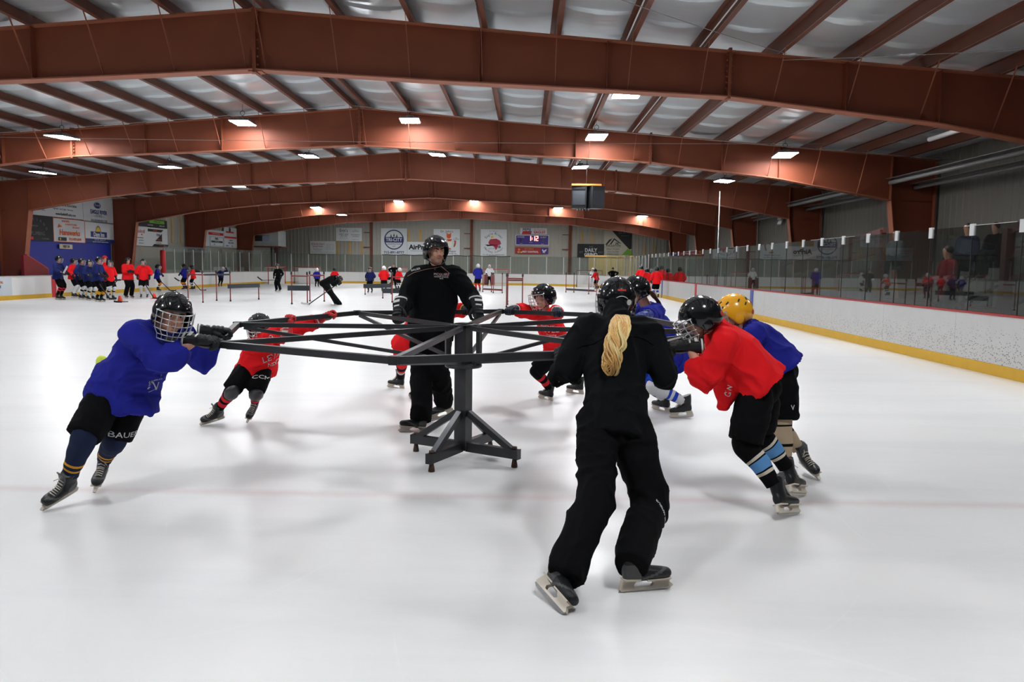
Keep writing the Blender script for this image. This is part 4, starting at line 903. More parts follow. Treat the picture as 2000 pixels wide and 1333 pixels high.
# ---- skate (x toe, z up, origin on the ice under the ankle)
def skate_parts(trim, hold, hi=False):
    b = MB()
    X = [-.118, -.10, -.06, -.01, .05, .10, .135, .148]; Z = [.115, .112, .108, .104, .098, .094, .092, .090]; RY = [.022, .034, .040, .042, .047, .046, .034, .018]; RZ = [.035, .044, .046, .044, .036, .031, .025, .014]
    b.loft([(V((x, 0, z)), V((0, y, 0)), V((0, 0, r))) for x, z, y, r in zip(X, Z, RY, RZ)], BOOT, 16)
    b.loft([(V((x, 0, z)), V((a, 0, -.02*a/.06)), V((0, c, 0))) for x, z, a, c in ((-.05, .10, .055, .038), (-.056, .14, .060, .044), (-.06, .185, .058, .044), (-.058, .225, .060, .050), (-.052, .262, .062, .052))[:5 if not hi else 3]], BOOT, 16)
    bm_ = fuse(b, .008, 2, name='boot', paint=((BOOT, trim), lambda c: 1 if (c.x < -.03 and c.z < .155 and c.x+c.z*.5 < .03) or (.075 < c.z-.35*c.x < .088) else 0))
    t = MB(); t.loft([(V((x, 0, z)), V((.010, 0, .006)), V((0, w_, 0))) for x, z, w_ in ((.06, .125, .02), (.02, .155, .026), (.0, .20, .030), (.008, .25, .036), (.022, .285, .034), (.034, .295, .022))], trim if trim is not BOOT else BOOTG, 12)
    l = MB()
    for k in range(7):
        x = .072-.012*k if k < 4 else .026-.008*(k-4); z = .128+.012*k if k < 4 else .172+.022*(k-4)
        l.tube([(x, -.024, z-.006), (x+.010, 0, z+.008), (x, .024, z-.006)], .004, LACE, 6)
    l.tube([(.012, .0, .245), (.04, .02, .225), (.035, .04, .20)], .003, LACE, 5)
    h = MB()
    def prism(P_, w_, m):
        n = len(P_); h.add([(x, -w_, z) for x, z in P_]+[(x, w_, z) for x, z in P_], [tuple(range(n)), tuple(range(2*n-1, n-1, -1))]+[(i, i+n, (i+1) % n+n, (i+1) % n) for i in range(n)], m)
    prism([(-.125, .074), (-.04, .070), (-.062, .045), (-.055, .030), (.035, .030), (.048, .045), (.015, .066), (.145, .062), (.135, .045), (.155, .026), (.148, .018), (-.132, .018), (-.14, .028)], .011, hold)
    prism([(-.118, .082), (-.03, .078), (-.03, .070), (-.118, .072)], .034, hold); prism([(.005, .072), (.14, .070), (.135, .062), (.005, .064)], .036, hold)
    bl = MB(); P_ = [(-.14, .024), (-.145, .012), (-.12, .002), (-.06, 0), (.10, 0), (.14, .008), (.158, .024)]; n = len(P_)
    bl.add([(x, -.002, z) for x, z in P_]+[(x, .002, z) for x, z in P_], [tuple(range(n)), tuple(range(2*n-1, n-1, -1))]+[(i, i+n, (i+1) % n+n, (i+1) % n) for i in range(n)], BLADE)
    return [('boot', bm_, None), ('tongue', t.mesh('tongue'), None), ('laces', l.mesh('laces'), None), ('blade_holder', h.mesh('blade_holder'), None), ('blade', bl.mesh('blade'), None)]
SK = {'black': skate_parts(BOOT, HOLD), 'grey': skate_parts(BOOTG, HOLD), 'low': skate_parts(BOOTG, HOLD, True)}

# ---- helmet (x forward, z up, origin at head centre)
def helmet_parts(m, cage, stickers=True):
    R = (.142, .118, .140)
    def low(t):                                     # lower edge height by azimuth t (0 = front)
        c = cos(t); return .045 if c > .75 else (.045-(.75-c)/.75*.135 if c > 0 else -.09)
    def surf(t, e, k=1.0):
        x = cos(t)*cos(e); y = sin(t)*cos(e); z = sin(e)
        ridge = 1+.035*math.exp(-((abs(y)-.42)/.10)**2)*(z > .2)-.022*math.exp(-((abs(y)-.2)/.05)**2)*(z > .35)+.02*math.exp(-((z-.15)/.06)**2)
        return V((x*R[0]*ridge*k, y*R[1]*ridge*k, z*R[2]*(1+.02*(abs(y) < .12))*k))
    nt_, ne = 40, 14; b = MB(); vs_ = []
    for k in (1.0, .90):
        for i in range(ne+1):
            for j in range(nt_):
                t = 2*pi*j/nt_; e0 = math.asin(max(-.9, low(t)/R[2])); e = e0+(pi/2-e0)*i/ne; vs_.append(surf(t, e, k))
    L_ = (ne+1)*nt_
    fs = [(i*nt_+j, i*nt_+(j+1) % nt_, (i+1)*nt_+(j+1) % nt_, (i+1)*nt_+j) for i in range(ne) for j in range(nt_)]
    fs += [(L_+i*nt_+j, L_+(i+1)*nt_+j, L_+(i+1)*nt_+(j+1) % nt_, L_+i*nt_+(j+1) % nt_) for i in range(ne) for j in range(nt_)]
    fs += [(j, L_+j, L_+(j+1) % nt_, (j+1) % nt_) for j in range(nt_)]
    b.add(vs_, fs, m, True); parts = [('shell', b.mesh('shell'), None)]
    v = MB()
    for s_ in (-1, 1):
        for t, e, l_ in ((.5, .75, .03), (1.1, .62, .034), (1.9, .6, .034), (2.55, .55, .03), (.75, .42, .02), (2.2, .3, .026)):
            p = surf(s_*t, e, 1.004); q = surf(s_*(t+.14), e+.10, 1.004); n_ = p.normalized(); v.bar(p, q+(q-p).normalized()*l_*.2, .011, .006, FOAM, up=n_)
    parts.append(('vents', v.mesh('vents'), None))
    e_ = MB()
    for s_ in (-1, 1):
        e_.ell((-.012, s_*.106, -.045), ((.038, 0, 0), (0, .012, 0), (0, 0, .042)), m if cage else M['black'])
        e_.tube([(.02, s_*.104, -.06), (.042, s_*.080, -.10), (.062, s_*.036, -.128), (.066, 0, -.133)], .0045, M['black'], 6)
        e_.tube([(-.05, s_*.104, -.06), (.0, s_*.094, -.085), (.042, s_*.080, -.10)], .004, M['black'], 6)
    parts.append(('chin_strap', e_.mesh('chin_strap'), None))
    if stickers:
        d_ = MB()
        for s_, mm in ((-1, STICK_), (1, STW)):
            p = surf(pi+s_*.42, -.22, 1.012); n_ = V((p.x/R[0]**2, p.y/R[1]**2, p.z/R[2]**2)).normalized(); a = n_.cross(V((0, 0, 1))).normalized()*.017; c_ = n_.cross(a)
            d_.loft([(p-n_*.004, a, c_), (p+n_*.0015, a, c_)], mm, 16, smooth=False)
        a0 = [surf(pi+.32*k/5, .02-.10*abs(k/5)**2, 1.012) for k in range(-5, 6)]; d_.tube(a0, .0025, STW, 5)
        p = surf(pi, .30, 1.01); d_.box((p.x-.003, -.025, p.z-.008), (p.x+.002, .025, p.z+.004), STICK_)
        parts.append(('stickers', d_.mesh('stickers'), None))
    if cage:
        w_ = MB()
        def cs(t, z):
            rx = .165-.25*max(0, -z-.06)**1.0*.6; k = 1-.25*max(0, (-z-.05)/.12); return V((.01+rx*cos(t)*k, .122*sin(t)*(1-.18*max(0, (-z-.05)/.12)), z))
        for z in (.035, -.005, -.04, -.078, -.112, -.145):
            a_ = 1.25 if z > -.1 else 1.0; w_.tube([cs(a_*k/8, z) for k in range(-8, 9)], .0028 if -.14 < z < .03 else .0042, WIRE, 5)
        for t in (-1.2, -.85, -.5, -.17, .17, .5, .85, 1.2): w_.tube([cs(t*(1 if z > -.1 else .85), z) for z in (.035, .0, -.04, -.08, -.112, -.145)], .0028, WIRE, 5)
        w_.ell((.085, 0, -.142), ((.035, 0, 0), (0, .045, 0), (0, 0, .014)), FOAM)
        parts.append(('face_cage', w_.mesh('face_cage'), None))
    return parts
HP = {('black', 1): helmet_parts(HG, True), ('black', 0): helmet_parts(HG, False), ('white', 1): helmet_parts(HGW, True, False), ('white', 0): helmet_parts(HGW, False, False), ('yellow', 1): helmet_parts(HGY, True), ('red', 0): helmet_parts(HGR, False, False), ('red', 1): helmet_parts(HGR, True, False)}

# ---- glove: x wrist to knuckles, y towards the thumb, z back of the hand; grip axis runs along y
def glove_parts(m, trim, cuffm=None):
    b = MB(); cuffm = cuffm or m
    c = MB(); chain(c, [(-.158, 0, -.006), (-.10, 0, -.004), (-.055, 0, 0)], [.062, .056, .046], cuffm, [.054, .048, .040], side=(0, 1, 0), ends=(0, 1))
    c2 = MB(); chain(c2, [(-.152, 0, -.006), (-.140, 0, -.006)], [.064, .063], trim, [.056, .055], side=(0, 1, 0), ends=(0, 0), k=1)
    pl = MB(); chain(pl, [(-.07, 0, 0), (-.02, 0, .004), (.03, 0, .004)], [.044, .052, .050], m, [.034, .032, .028], side=(0, 1, 0))
    for k in range(3): chain(pl, [(-.045+.03*k, -.036, .026), (-.045+.03*k, 0, .034), (-.045+.03*k, .036, .026)], [.014]*3, m)
    parts = [('cuff', c.mesh('cuff'), None), ('cuff_trim', c2.mesh('cuff_trim'), None), ('back_roll', fuse(pl, .007, 1, name='back_roll'), None)]
    pm_ = MB(); chain(pm_, [(-.05, 0, -.026), (.0, 0, -.034), (.03, 0, -.03)], [.034, .042, .04], GPALM, [.012, .012, .012], side=(0, 1, 0)); parts.append(('palm', pm_.mesh('palm'), None))
    for i, (ln, dx) in enumerate(((.94, 0), (1.0, .004), (.97, .003), (.86, -.004))):
        y = .0375-.025*i; f = MB()
        chain(f, [(.035, y, .018), (.062+dx, y, .016)], [.0145, .0145], m, k=2)
        chain(f, [(.074+dx, y, .006), (.080+dx, y, -.022*ln)], [.0138, .0132], m, k=2)
        chain(f, [(.070+dx, y, -.040*ln), (.046, y, -.050*ln)], [.0128, .0115], m, k=2)
        parts.append(('finger', f.mesh('finger'), None))
    t = MB(); chain(t, [(-.03, .046, -.004), (.005, .066, -.014)], [.018, .0165], m, k=2); chain(t, [(.020, .068, -.026), (.046, .052, -.044)], [.0155, .0135], m, k=2); parts.append(('thumb', t.mesh('thumb'), None))
    tr = MB(); tr.bar((-.065, -.03, .037), (-.065, .03, .037), .012, .006, trim); tr.bar((-.108, -.036, .045), (-.108, .036, .045), .022, .006, trim); parts.append(('logo_patch', tr.mesh('logo_patch'), None))
    return parts
GP = {'black': glove_parts(GLB, GWHT), 'red': glove_parts(GLR, GWHT), 'blue': glove_parts(GLU, GLU), 'navy': glove_parts(GLN, GWHT), 'neon': glove_parts(GLB, GNEON), 'orange': glove_parts(GLB, GORG)}
def place(parts, name, root, mw, mirror=False, simple=False, legs_long=False):
    """hang a template (list of part meshes) under root as part `name` with sub-parts"""
    if mirror: mw = mw @ Matrix.Diagonal((1, -1, 1, 1))
    o = link(name, parts[0][1], root, Matrix.Translation(-root.location) @ mw)
    for nm, me, _ in parts[1:]:
        if legs_long and nm in ('tongue', 'laces') and name == 'skate': continue
        if simple and nm in ('laces', 'logo_patch', 'stickers', 'vents', 'cuff_trim'): continue
        c_ = link(nm, me, o, Matrix.Identity(4))
        if nm in ('vents', 'face_cage', 'stickers', 'laces'): c_['kind'] = 'stuff'
    return o

def ik(a, b, l1, l2, pole):
    """two-bone joint between a and b bending towards pole"""
    d = b-a; L_ = d.length; 
    if L_ > (l1+l2)*.995: return a+d*(l1/(l1+l2))
    L_ = max(L_, abs(l1-l2)+.01); x = (l1*l1-l2*l2+L_*L_)/(2*L_); h = math.sqrt(max(l1*l1-x*x, 0)); dn = d.normalized(); p = V(pole)-dn*V(pole).dot(dn)
    return a+dn*x+p.normalized()*h
SKANG = math.atan2(.16, .20)

def person(label, pelvis, neck, head, face, shax, hipax, hands, feet, s=1.0, jersey='blue', top='jersey', pants='pants', legs='breeches', sock=('navy', []), helmet=('black', 1), glove='black', skate='black', vox=.012, headup=None, elbow=None, knee=None, fold=.021, seed=1, hem=.16, wide=1.0, face_hi=False, hair=None, cat='person', group=None, stub=False, knee_pad=False, glv_dir=None, knees_px=None, hemdir=None, bare=False, leg=1.0, tongue=True, flap=None, collar=.30, elbow_at=None):
    pelvis, neck, head = V(pelvis), V(neck), V(head); face = V(face).normalized(); shax = V(shax).normalized(); hipax = V(hipax).normalized()
    root = empty('person', (pelvis.x, pelvis.y, 0), label, cat, group); simple = vox > .016
    def add(name, me): 
        o = link(name, me, root, Matrix.Translation(-root.location)); return o
    tor = (neck-pelvis).normalized(); fwd = shax.cross(tor)*-1            # shax points to the person's right
    hfwd = hipax.cross(tor)*-1
    sh = {1: neck+shax*.172*s-tor*.045*s, -1: neck-shax*.172*s-tor*.045*s}
    hp = {1: pelvis+hipax*.09*s-tor*.02*s, -1: pelvis-hipax*.09*s-tor*.02*s}
    up, fo, th, sn = .29*s, .25*s, .43*s*leg, .42*s*leg
    GM = {}; wr = {}; el = {}; FM = {}; an = {}; kn = {}
    for k in (1, -1):
        gp, gd, gu = hands[k]; gp = V(gp)
        if gd is None:
            gd = (gp-V(elbow_at[k])).normalized()
        gd = V(gd); mg = fr(V((0, 0, 0)), gd, gu); sc = .95*min(1.05, max(.85, s)); mg = mg @ Matrix.Scale(sc, 4)
        off = mg @ V((.040, 0, -.014)); GM[k] = Matrix.Translation(gp-off) @ mg; wr[k] = GM[k] @ V((-.06, 0, 0))
        el[k] = V(elbow_at[k]) if elbow_at else ik(sh[k], wr[k], up, fo, (elbow or {}).get(k, V((0, 0, -1))-fwd*.3+shax*k*.4))
        T, A, uh = feet[k]; T = V(T); A = V(A); d = (T-A).normalized(); side = V(uh).cross(d).normalized(); w_ = d.cross(side)
        f = d*cos(SKANG)+w_*sin(SKANG); u = -d*sin(SKANG)+w_*cos(SKANG); ms = fr(V((0, 0, 0)), f, u) @ Matrix.Scale(.94*min(1.05, max(.86, s)), 4)
        FM[k] = Matrix.Translation(T-(ms @ V((.145, 0, .003)))) @ ms; an[k] = FM[k] @ V((-.056, 0, .175))
        kn[k] = ik(hp[k], an[k], th, sn, (knee or {}).get(k, hfwd))
    # ---- the continuous body under the clothes
    b = MB(); q = .8
    side = shax
    chain(b, [pelvis-tor*.06*s, pelvis+tor*.05*s, pelvis.lerp(neck, .45)-fwd*.01, pelvis.lerp(neck, .8)-fwd*.01, neck-tor*.03*s], [.13*s, .135*s, .125*s, .145*s, .08*s], SKIN, [.085*s, .09*s, .085*s, .095*s, .06*s], side=side)
    for k in (1, -1):
        chain(b, [neck-tor*.05*s+shax*k*.05*s, sh[k], sh[k].lerp(el[k], .55), el[k], el[k].lerp(wr[k], .4), wr[k]], [.055*s, .052*s, .044*s, .038*s, .037*s, .026*s], SKIN)
        chain(b, [hp[k], hp[k].lerp(kn[k], .4), kn[k], kn[k].lerp(an[k], .35), an[k]], [.088*s, .078*s, .052*s, .05*s, .034*s], SKIN)
    hm = fr(head, face, headup or (head-neck).normalized()); hs = Matrix.Scale(.96 if s > .95 else .93, 4)
    H = hm @ hs; R3 = H.to_3x3()
    def hv(x, y, z): return H @ V((x, y, z))
    chain(b, [neck-tor*.04*s, neck.lerp(head, .45), hv(-.02, 0, -.03)], [.062*s, .056*s, .06*s], SKIN)
    def he(c, r): b.ell(hv(*c), (R3 @ V((r[0], 0, 0)), R3 @ V((0, r[1], 0)), R3 @ V((0, 0, r[2]))), SKIN)
    he((-.005, 0, .02), (.098, .075, .10)); he((.022, 0, -.045), (.066, .062, .072)); he((.055, 0, -.092), (.032, .036, .028))
    if not simple:
        he((.088, 0, -.014), (.012, .011, .028)); he((.100, 0, -.032), (.015, .013, .012)); he((.092, .012, -.036), (.010, .009, .008)); he((.092, -.012, -.036), (.010, .009, .008))
        for k in (1, -1): he((.078, k*.030, .018), (.014, .022, .009)); he((.064, k*.036, -.028), (.018, .02, .02)); he((.0, k*.078, -.01), (.018, .010, .030)); he((.03, k*.052, -.07), (.03, .016, .02))
        he((.083, 0, -.060), (.012, .020, .006)); he((.082, 0, -.070), (.011, .017, .006))
    Hi = H.inverted()
    def pf(c):
        l = Hi @ c
        if l.x > .082 and abs(l.y) < .021 and -.073 < l.z < -.057: return 1
        if stub and l.z < -.048+.9*max(0, .07-l.x)*.6 and l.x > -.01 and l.z > -.13: return 2
        if stub and abs(l.y) < .03 and l.x > .08 and -.056 < l.z < -.046: return 2
        return 0
    bv = .0055 if face_hi else (.008 if not simple else .02)
    add('body', fuse(b, bv, 2 if not simple else 1, name='body', paint=((SKIN, LIP, STUB), pf)))
    if not simple:
        for k in (1, -1):
            e = MB(); e.ell(hv(.0765, k*.030, .004), (R3 @ V((.012, 0, 0)), R3 @ V((0, .013, 0)), R3 @ V((0, 0, .0058))), EYEW); e.ell(hv(.0855, k*.030-.002, .003), (R3 @ V((.005, 0, 0)), R3 @ V((0, .0058, 0)), R3 @ V((0, 0, .0055))), EYED); add('eye', e.mesh('eye'))
            e = MB(); chain(e, [hv(.090, k*.012, .015), hv(.088, k*.030, .022), hv(.074, k*.050, .018)], [.0045, .0052, .003], BROW, k=3, n=8); add('eyebrow', e.mesh('eyebrow'))
    # ---- upper garment
    J = C[jersey]; j = MB(); w_ = wide
    hd = V(hemdir).normalized() if hemdir is not None else -tor
    if top == 'jersey': 
        chain(j, [pelvis+hd*hem*s, pelvis+tor*.0, pelvis.lerp(neck, .3), pelvis.lerp(neck, .6), pelvis.lerp(neck, .85), neck-tor*.01*s], [.250*s*w_, .235*s*w_, .212*s*w_, .195*s*w_, .158*s, .085*s], J, [.20*s*w_, .185*s*w_, .16*s*w_, .148*s*w_, .112*s, .075*s], side=shax, ends=(0, 1), n=20)
        ra = [.088*s, .092*s, .086*s, .085*s, .078*s]; we = .62
    else:
        chain(j, [pelvis+hd*hem*s, pelvis, pelvis.lerp(neck, .3), pelvis.lerp(neck, .6), pelvis.lerp(neck, .85), neck-tor*.01*s], [.185*s*w_, .18*s*w_, .172*s*w_, .182*s*w_, .16*s, .08*s], J, [.13*s*w_, .13*s*w_, .125*s*w_, .13*s*w_, .11*s, .075*s], side=shax, ends=(0, 1), n=20)
        chain(j, [neck-tor*.05*s, neck+tor*.02*s, neck.lerp(head, collar)], [.09*s, .074*s, .070*s], J, ends=(1, 0))
        ra = [.082*s, .085*s, .076*s, .072*s, .062*s]; we = .9
    for k in (1, -1):
        chain(j, [neck-tor*.055*s+shax*k*.07*s, sh[k], sh[k].lerp(el[k], .5), el[k], el[k].lerp(wr[k], .5), el[k].lerp(wr[k], we)], [.085*s]+ra, J, ends=(1, 0))
    for fl_ in (flap or ()): chain(j, fl_[0], fl_[1], J, fl_[2], side=fl_[3], ends=(1, 1))
    add('jersey' if top == 'jersey' else 'jacket', fuse(j, vox, 2, fold if not simple else 0, seed=seed, name='jersey'))
    # ---- trousers or breeches
    Pm = C[pants]; p_ = MB()
    if legs == 'breeches':
        chain(p_, [pelvis+tor*.12*s, pelvis+tor*.04*s, pelvis-tor*.06*s], [.15*s, .165*s, .15*s], Pm, [.11*s, .12*s, .115*s], side=hipax)
        for k in (1, -1): chain(p_, [hp[k]+tor*.02*s, hp[k].lerp(kn[k], .4), hp[k].lerp(kn[k], .75), hp[k].lerp(kn[k], 1.0)], [.10*s, .118*s, .118*s, .112*s], Pm, [.105*s, .122*s, .120*s, .112*s], side=hipax, ends=(1, 0))
    else:
        chain(p_, [pelvis+tor*.12*s, pelvis+tor*.03*s, pelvis-tor*.06*s], [.145*s, .155*s, .13*s], Pm, [.105*s, .12*s, .11*s], side=hipax)
        for k in (1, -1):
            u = (an[k]-kn[k]).normalized()
            chain(p_, [hp[k]+tor*.02*s, hp[k].lerp(kn[k], .45), kn[k], kn[k].lerp(an[k], .5), an[k]-u*.03*s, an[k]+u*.045*s], [.105*s, .108*s, .100*s, .096*s, .092*s, .086*s], Pm, ends=(1, 0))
    add('breeches' if legs == 'breeches' else 'trousers', fuse(p_, vox, 2, (fold*.8 if legs != 'breeches' else fold*.5) if not simple else 0, seed=seed+5, name='trousers'))
    # ---- socks with their stripes
    if legs == 'breeches':
        for k in (1, -1):
            b = MB(); m0, bands = sock; a, e = kn[k], an[k]+(kn[k]-an[k]).normalized()*.04
            kf = hfwd-(a-e).normalized()*hfwd.dot((a-e).normalized()); kf.normalize()
            mats_ = [(t, C[c]) for t, c in bands]
            chain(b, [hp[k].lerp(a, .80), a+kf*.012, a.lerp(e, .22)+kf*.012, a.lerp(e, .5), a.lerp(e, .8), e], [.074*s, .080*s, .078*s, .068*s, .056*s, .052*s], C[m0], k=10, n=16, ends=(0, 0), mats=mats_)
            if not simple:
                for i_, v_ in enumerate(b.v):
                    q_ = V(v_); b.v[i_] = tuple(q_+V((noise.noise(q_*16), noise.noise(q_*16+V((5, 0, 0))), 0))*.006)
            add('sock', b.mesh('sock'))
            if knee_pad:
                b = MB(); b.ell(a+kf*.035, (kf*.055, kf.cross((a-e).normalized())*.066, (a-e).normalized()*.09), C['pad']); add('knee_pad', b.mesh('knee_pad'))
    for k in (1, -1):
        place(SK[skate], 'skate', root, FM[k], mirror=(k == 1), simple=simple, legs_long=(legs != 'breeches'))
        if not bare: place(GP[glove], 'glove', root, GM[k], mirror=(k == -1), simple=simple)
    if helmet:
        o = place(HP[helmet], 'helmet', root, hm @ Matrix.Scale(.98 if s > .95 else .96, 4), simple=simple)
    if hair == 'short':
        b = MB(); b.ell(hv(-.02, 0, .035), (R3 @ V((.10, 0, 0)), R3 @ V((0, .085, 0)), R3 @ V((0, 0, .095))), HAIRD); add('hair', b.mesh('hair'))
    root['_'] = 0; del root['_']
    if vox < .016:
        print('PERSON', label[:40], 'torso %.2f arms %.2f %.2f legs %.2f %.2f max %.2f' % ((neck-pelvis).length/s, (wr[1]-sh[1]).length/s, (wr[-1]-sh[-1]).length/s, (an[1]-hp[1]).length/s, (an[-1]-hp[-1]).length/s, .85), 'kn', [round(x, 2) for x in kn[1]])
    return dict(root=root, H=H, pelvis=pelvis, neck=neck, tor=tor, fwd=fwd, shax=shax, wr=wr, el=el, sh=sh, kn=kn, an=an, hp=hp, add=add, hipax=hipax, hfwd=hfwd)

def mark(P_, pt, nrm, upv, size, st, name='print', m=None, squash=1.0):
    """lettering laid on a garment at pt facing nrm"""
    nrm = V(nrm).normalized(); upv = V(upv); x = upv.cross(nrm).normalized(); y = nrm.cross(x)
    cu = bpy.data.curves.new(name, 'FONT'); cu.body = st; cu.size = size; cu.align_x = 'CENTER'; cu.align_y = 'CENTER'; cu.extrude = .0015
    t = bpy.data.objects.new('t', cu); me = bpy.data.meshes.new_from_object(t); bpy.data.objects.remove(t); me.materials.clear(); me.materials.append(m or PRINT)
    mm = Matrix.Identity(4)
    for i in range(3): mm[i][0] = x[i]*squash; mm[i][1] = y[i]; mm[i][2] = nrm[i]; mm[i][3] = pt[i]-P_['root'].location[i]
    return link(name, me, P_['root'], mm)

def rim(k, t, z=0):
    """point on the carousel rim bar between corner k and k+1"""
    return HC+RT[k % 8].lerp(RT[(k+1) % 8], t)+V((0, 0, z))
# ------------------------------------------------------------------ people around the carousel
Z1 = V((0, 0, 1))
# 1 boy in blue at the left corner
A_ = dict(
 label='boy in a blue jersey and caged black helmet pushing the left corner of the carousel',
 pelvis=at(243, 757, Y=4.80), neck=at(311, 640, Y=4.76), head=at(337, 613, Y=4.68), face=(.62, -.78, -.22), headup=(.28, -.1, 1), shax=(-.52, -.85, .05), hipax=(-.6, -.8, 0),
 hands={1: (at(413, 672, Y=4.70), (.95, .10, -.12), (-.1, -.25, 1)), -1: (at(440, 653, Y=5.02), (.9, .3, -.1), (-.1, -.1, 1))},
 feet={1: (at(82, 1000, Z=.0), at(152, 920, Y=4.60), (.3, -.5, .8)), -1: (at(184, 966, Z=0), at(197, 922, Y=4.93), (.3, -.3, 1))},
 s=.90, jersey='blue', sock=('navy', [(.70, 'gold'), (.75, 'navy'), (.80, 'gold'), (.85, 'navy')]), glove='black', vox=.011, seed=1, hem=.17, wide=1.05, leg=.86, hemdir=(-.12, -.1, -1), skate='grey', elbow={1: (0, -.5, -1), -1: (0, .3, -1)}, knee={1: (.3, -.9, .2), -1: (.4, -.9, 0)})
p1 = person(**A_)
# 2 kid in red at the back left
B_ = dict(
 label='small kid in red jersey and red gloves behind the boy in blue',
 pelvis=at(506, 706, Y=7.10), neck=at(520, 662, Y=6.98), head=at(508, 641, Y=6.90), face=(.25, -.9, -.35), headup=(-.1, -.2, 1), shax=(-.80, -.55, -.25), hipax=(-.85, -.5, 0),
 hands={1: (rim(2, .40), (.1, .3, .9), (-.3, -1, .2)), -1: (rim(2, .76), (.8, .5, .4), (-.5, .4, 1))},
 feet={1: (at(391, 832, Z=0), at(434, 797, Y=7.03), (.3, -.5, .8)), -1: (at(482, 828, Z=0), at(495, 795, Y=7.18), (.3, -.4, .8))},
 s=.74, jersey='red', sock=('pants', [(.45, 'redsock'), (.58, 'pants'), (.68, 'redsock'), (.82, 'pants')]), glove='red', vox=.011, seed=2, hem=.17, wide=1.08, knee_pad=True, skate='grey', knee={1: (.2, -1, 0), -1: (.2, -1, 0)})
p2 = person(**B_)
# 3 coach inside the ring
sp3 = HC+V((0, 0, 1.03))
C_ = dict(
 label='man in a black tracksuit and black helmet standing inside the carousel beside its post', cat='person',
 pelvis=at(842, 638, Y=7.28), neck=at(853, 527, Y=7.25), head=at(851, 489, Y=7.16), face=(.52, -.84, -.10), headup=(0, -.05, 1), shax=(-.99, -.08, 0), hipax=(-.98, .1, 0),
 hands={1: (at(779, 622, Y=6.82), (-.05, -.45, -.88), (-.55, -.75, .3)), -1: (at(933, 620, Y=6.90), (.15, -.45, -.88), (.45, -.8, .3))},
 feet={1: (at(779, 845, Z=0), at(824, 815, Y=6.95), (0, .1, 1)), -1: (at(838, 825, Z=0), at(856, 800, Y=7.35), (0, .1, 1))},
 s=1.02, jersey='black', top='jacket', pants='pants', legs='trousers', helmet=('black', 0), glove='black', skate='low', vox=.012, seed=3, hem=.12, wide=1.16, leg=.93, face_hi=True, stub=True, collar=.40, elbow={1: (-.25, .6, -.8), -1: (.35, .6, -.7)}, knee={1: (-.2, -1, 0), -1: (-.1, -1, 0)}, fold=.019)
p3 = person(**C_)
# 4 kid hidden behind the coach
D_ = dict(
 label='kid in a red jersey mostly hidden behind the man in black, one skate showing',
 pelvis=at(800, 668, Y=8.65), neck=at(840, 608, Y=8.2), head=at(850, 583, Y=8.1), face=(.3, -.9, -.2), shax=(-.9, -.4, 0), hipax=(-.9, -.4, 0),
 hands={1: (rim(3, .34), (.2, -.9, -.1), (0, .2, 1)), -1: (rim(3, .76), (.2, -.9, -.1), (0, .2, 1))},
 feet={1: (at(757, 757, Z=0), at(787, 738, Y=9.3), (.1, 0, 1)), -1: (at(801, 780, Z=0), at(815, 762, Y=8.9), (.1, 0, 1))},
 s=.80, jersey='red', pants='red', sock=('redsock', [(.35, 'pants'), (.5, 'redsock'), (.62, 'white'), (.7, 'pants')]), glove='neon', vox=.014, seed=4, hem=.1, leg=1.12)
p4 = person(**D_)
# 5 kid in red, back right
E_ = dict(
 label='kid in a red jersey leaning on the far rim between coach and woman',
 pelvis=at(1090, 682, Y=8.45), neck=at(1066, 610, Y=8.08), head=at(1062, 580, Y=7.98), face=(-.86, -.48, -.12), headup=(-.1, 0, 1), shax=(-.45, .86, 0), hipax=(-.5, .85, 0),
 hands={-1: (rim(4, .76), (.15, -.95, -.1), (0, .2, 1)), 1: (rim(4, .10), (-.2, -.9, -.1), (0, .2, 1))} if 0 else {1: (rim(4, .07), (-.35, -.85, -.1), (0, .2, 1)), -1: (rim(4, .46), (.1, -.95, -.1), (0, .2, 1))},
 feet={-1: (at(1052, 778, Z=0), at(1079, 760, Y=8.6), (.1, 0, 1)), 1: (at(1106, 767, Z=0), at(1132, 750, Y=9.1), (.1, 0, 1))},
 s=.80, jersey='red', pants='pants', sock=('pants', [(.45, 'redsock'), (.55, 'pants'), (.66, 'redsock'), (.78, 'pants')]), glove='navy', vox=.012, seed=5, hem=.14, leg=1.03, knee={1: (-1, -.4, .2), -1: (-1, -.4, .2)})
p5 = person(**E_)
# 6 woman in the foreground
F_ = dict(
 label='woman in black with long blonde ponytail, seen from behind',
 pelvis=at(1199, 822, Y=4.00), neck=at(1206, 632, Y=4.38), head=at(1204, 585, Y=4.62), face=(-.12, .98, -.15), headup=(0, .25, 1), shax=(.99, .05, -.06), hipax=(.99, .05, 0),
 hands={1: (at(1284, 692, Y=4.50), None, (.25, -.6, .7)), -1: (at(1100, 692, Y=4.33), None, (-.35, -.6, .7))},
 feet={1: (at(1310, 1150, Z=0), at(1243, 1102, Y=3.50), (-.1, .1, 1)), -1: (at(1098, 1203, Z=.0), at(1104, 1110, Y=3.42), (.75, .3, .7))},
 s=.95, jersey='black', top='jacket', legs='trousers', helmet=('black', 1), glove='black', skate='low', vox=.011, seed=6, hem=.12, wide=1.0, collar=.62, elbow_at={1: at(1298, 740, Y=4.22), -1: at(1101, 738, Y=4.20)}, knee={1: (.35, .8, .2), -1: (.9, .5, .3)}, fold=.021, leg=1.02)
p6 = person(**F_)
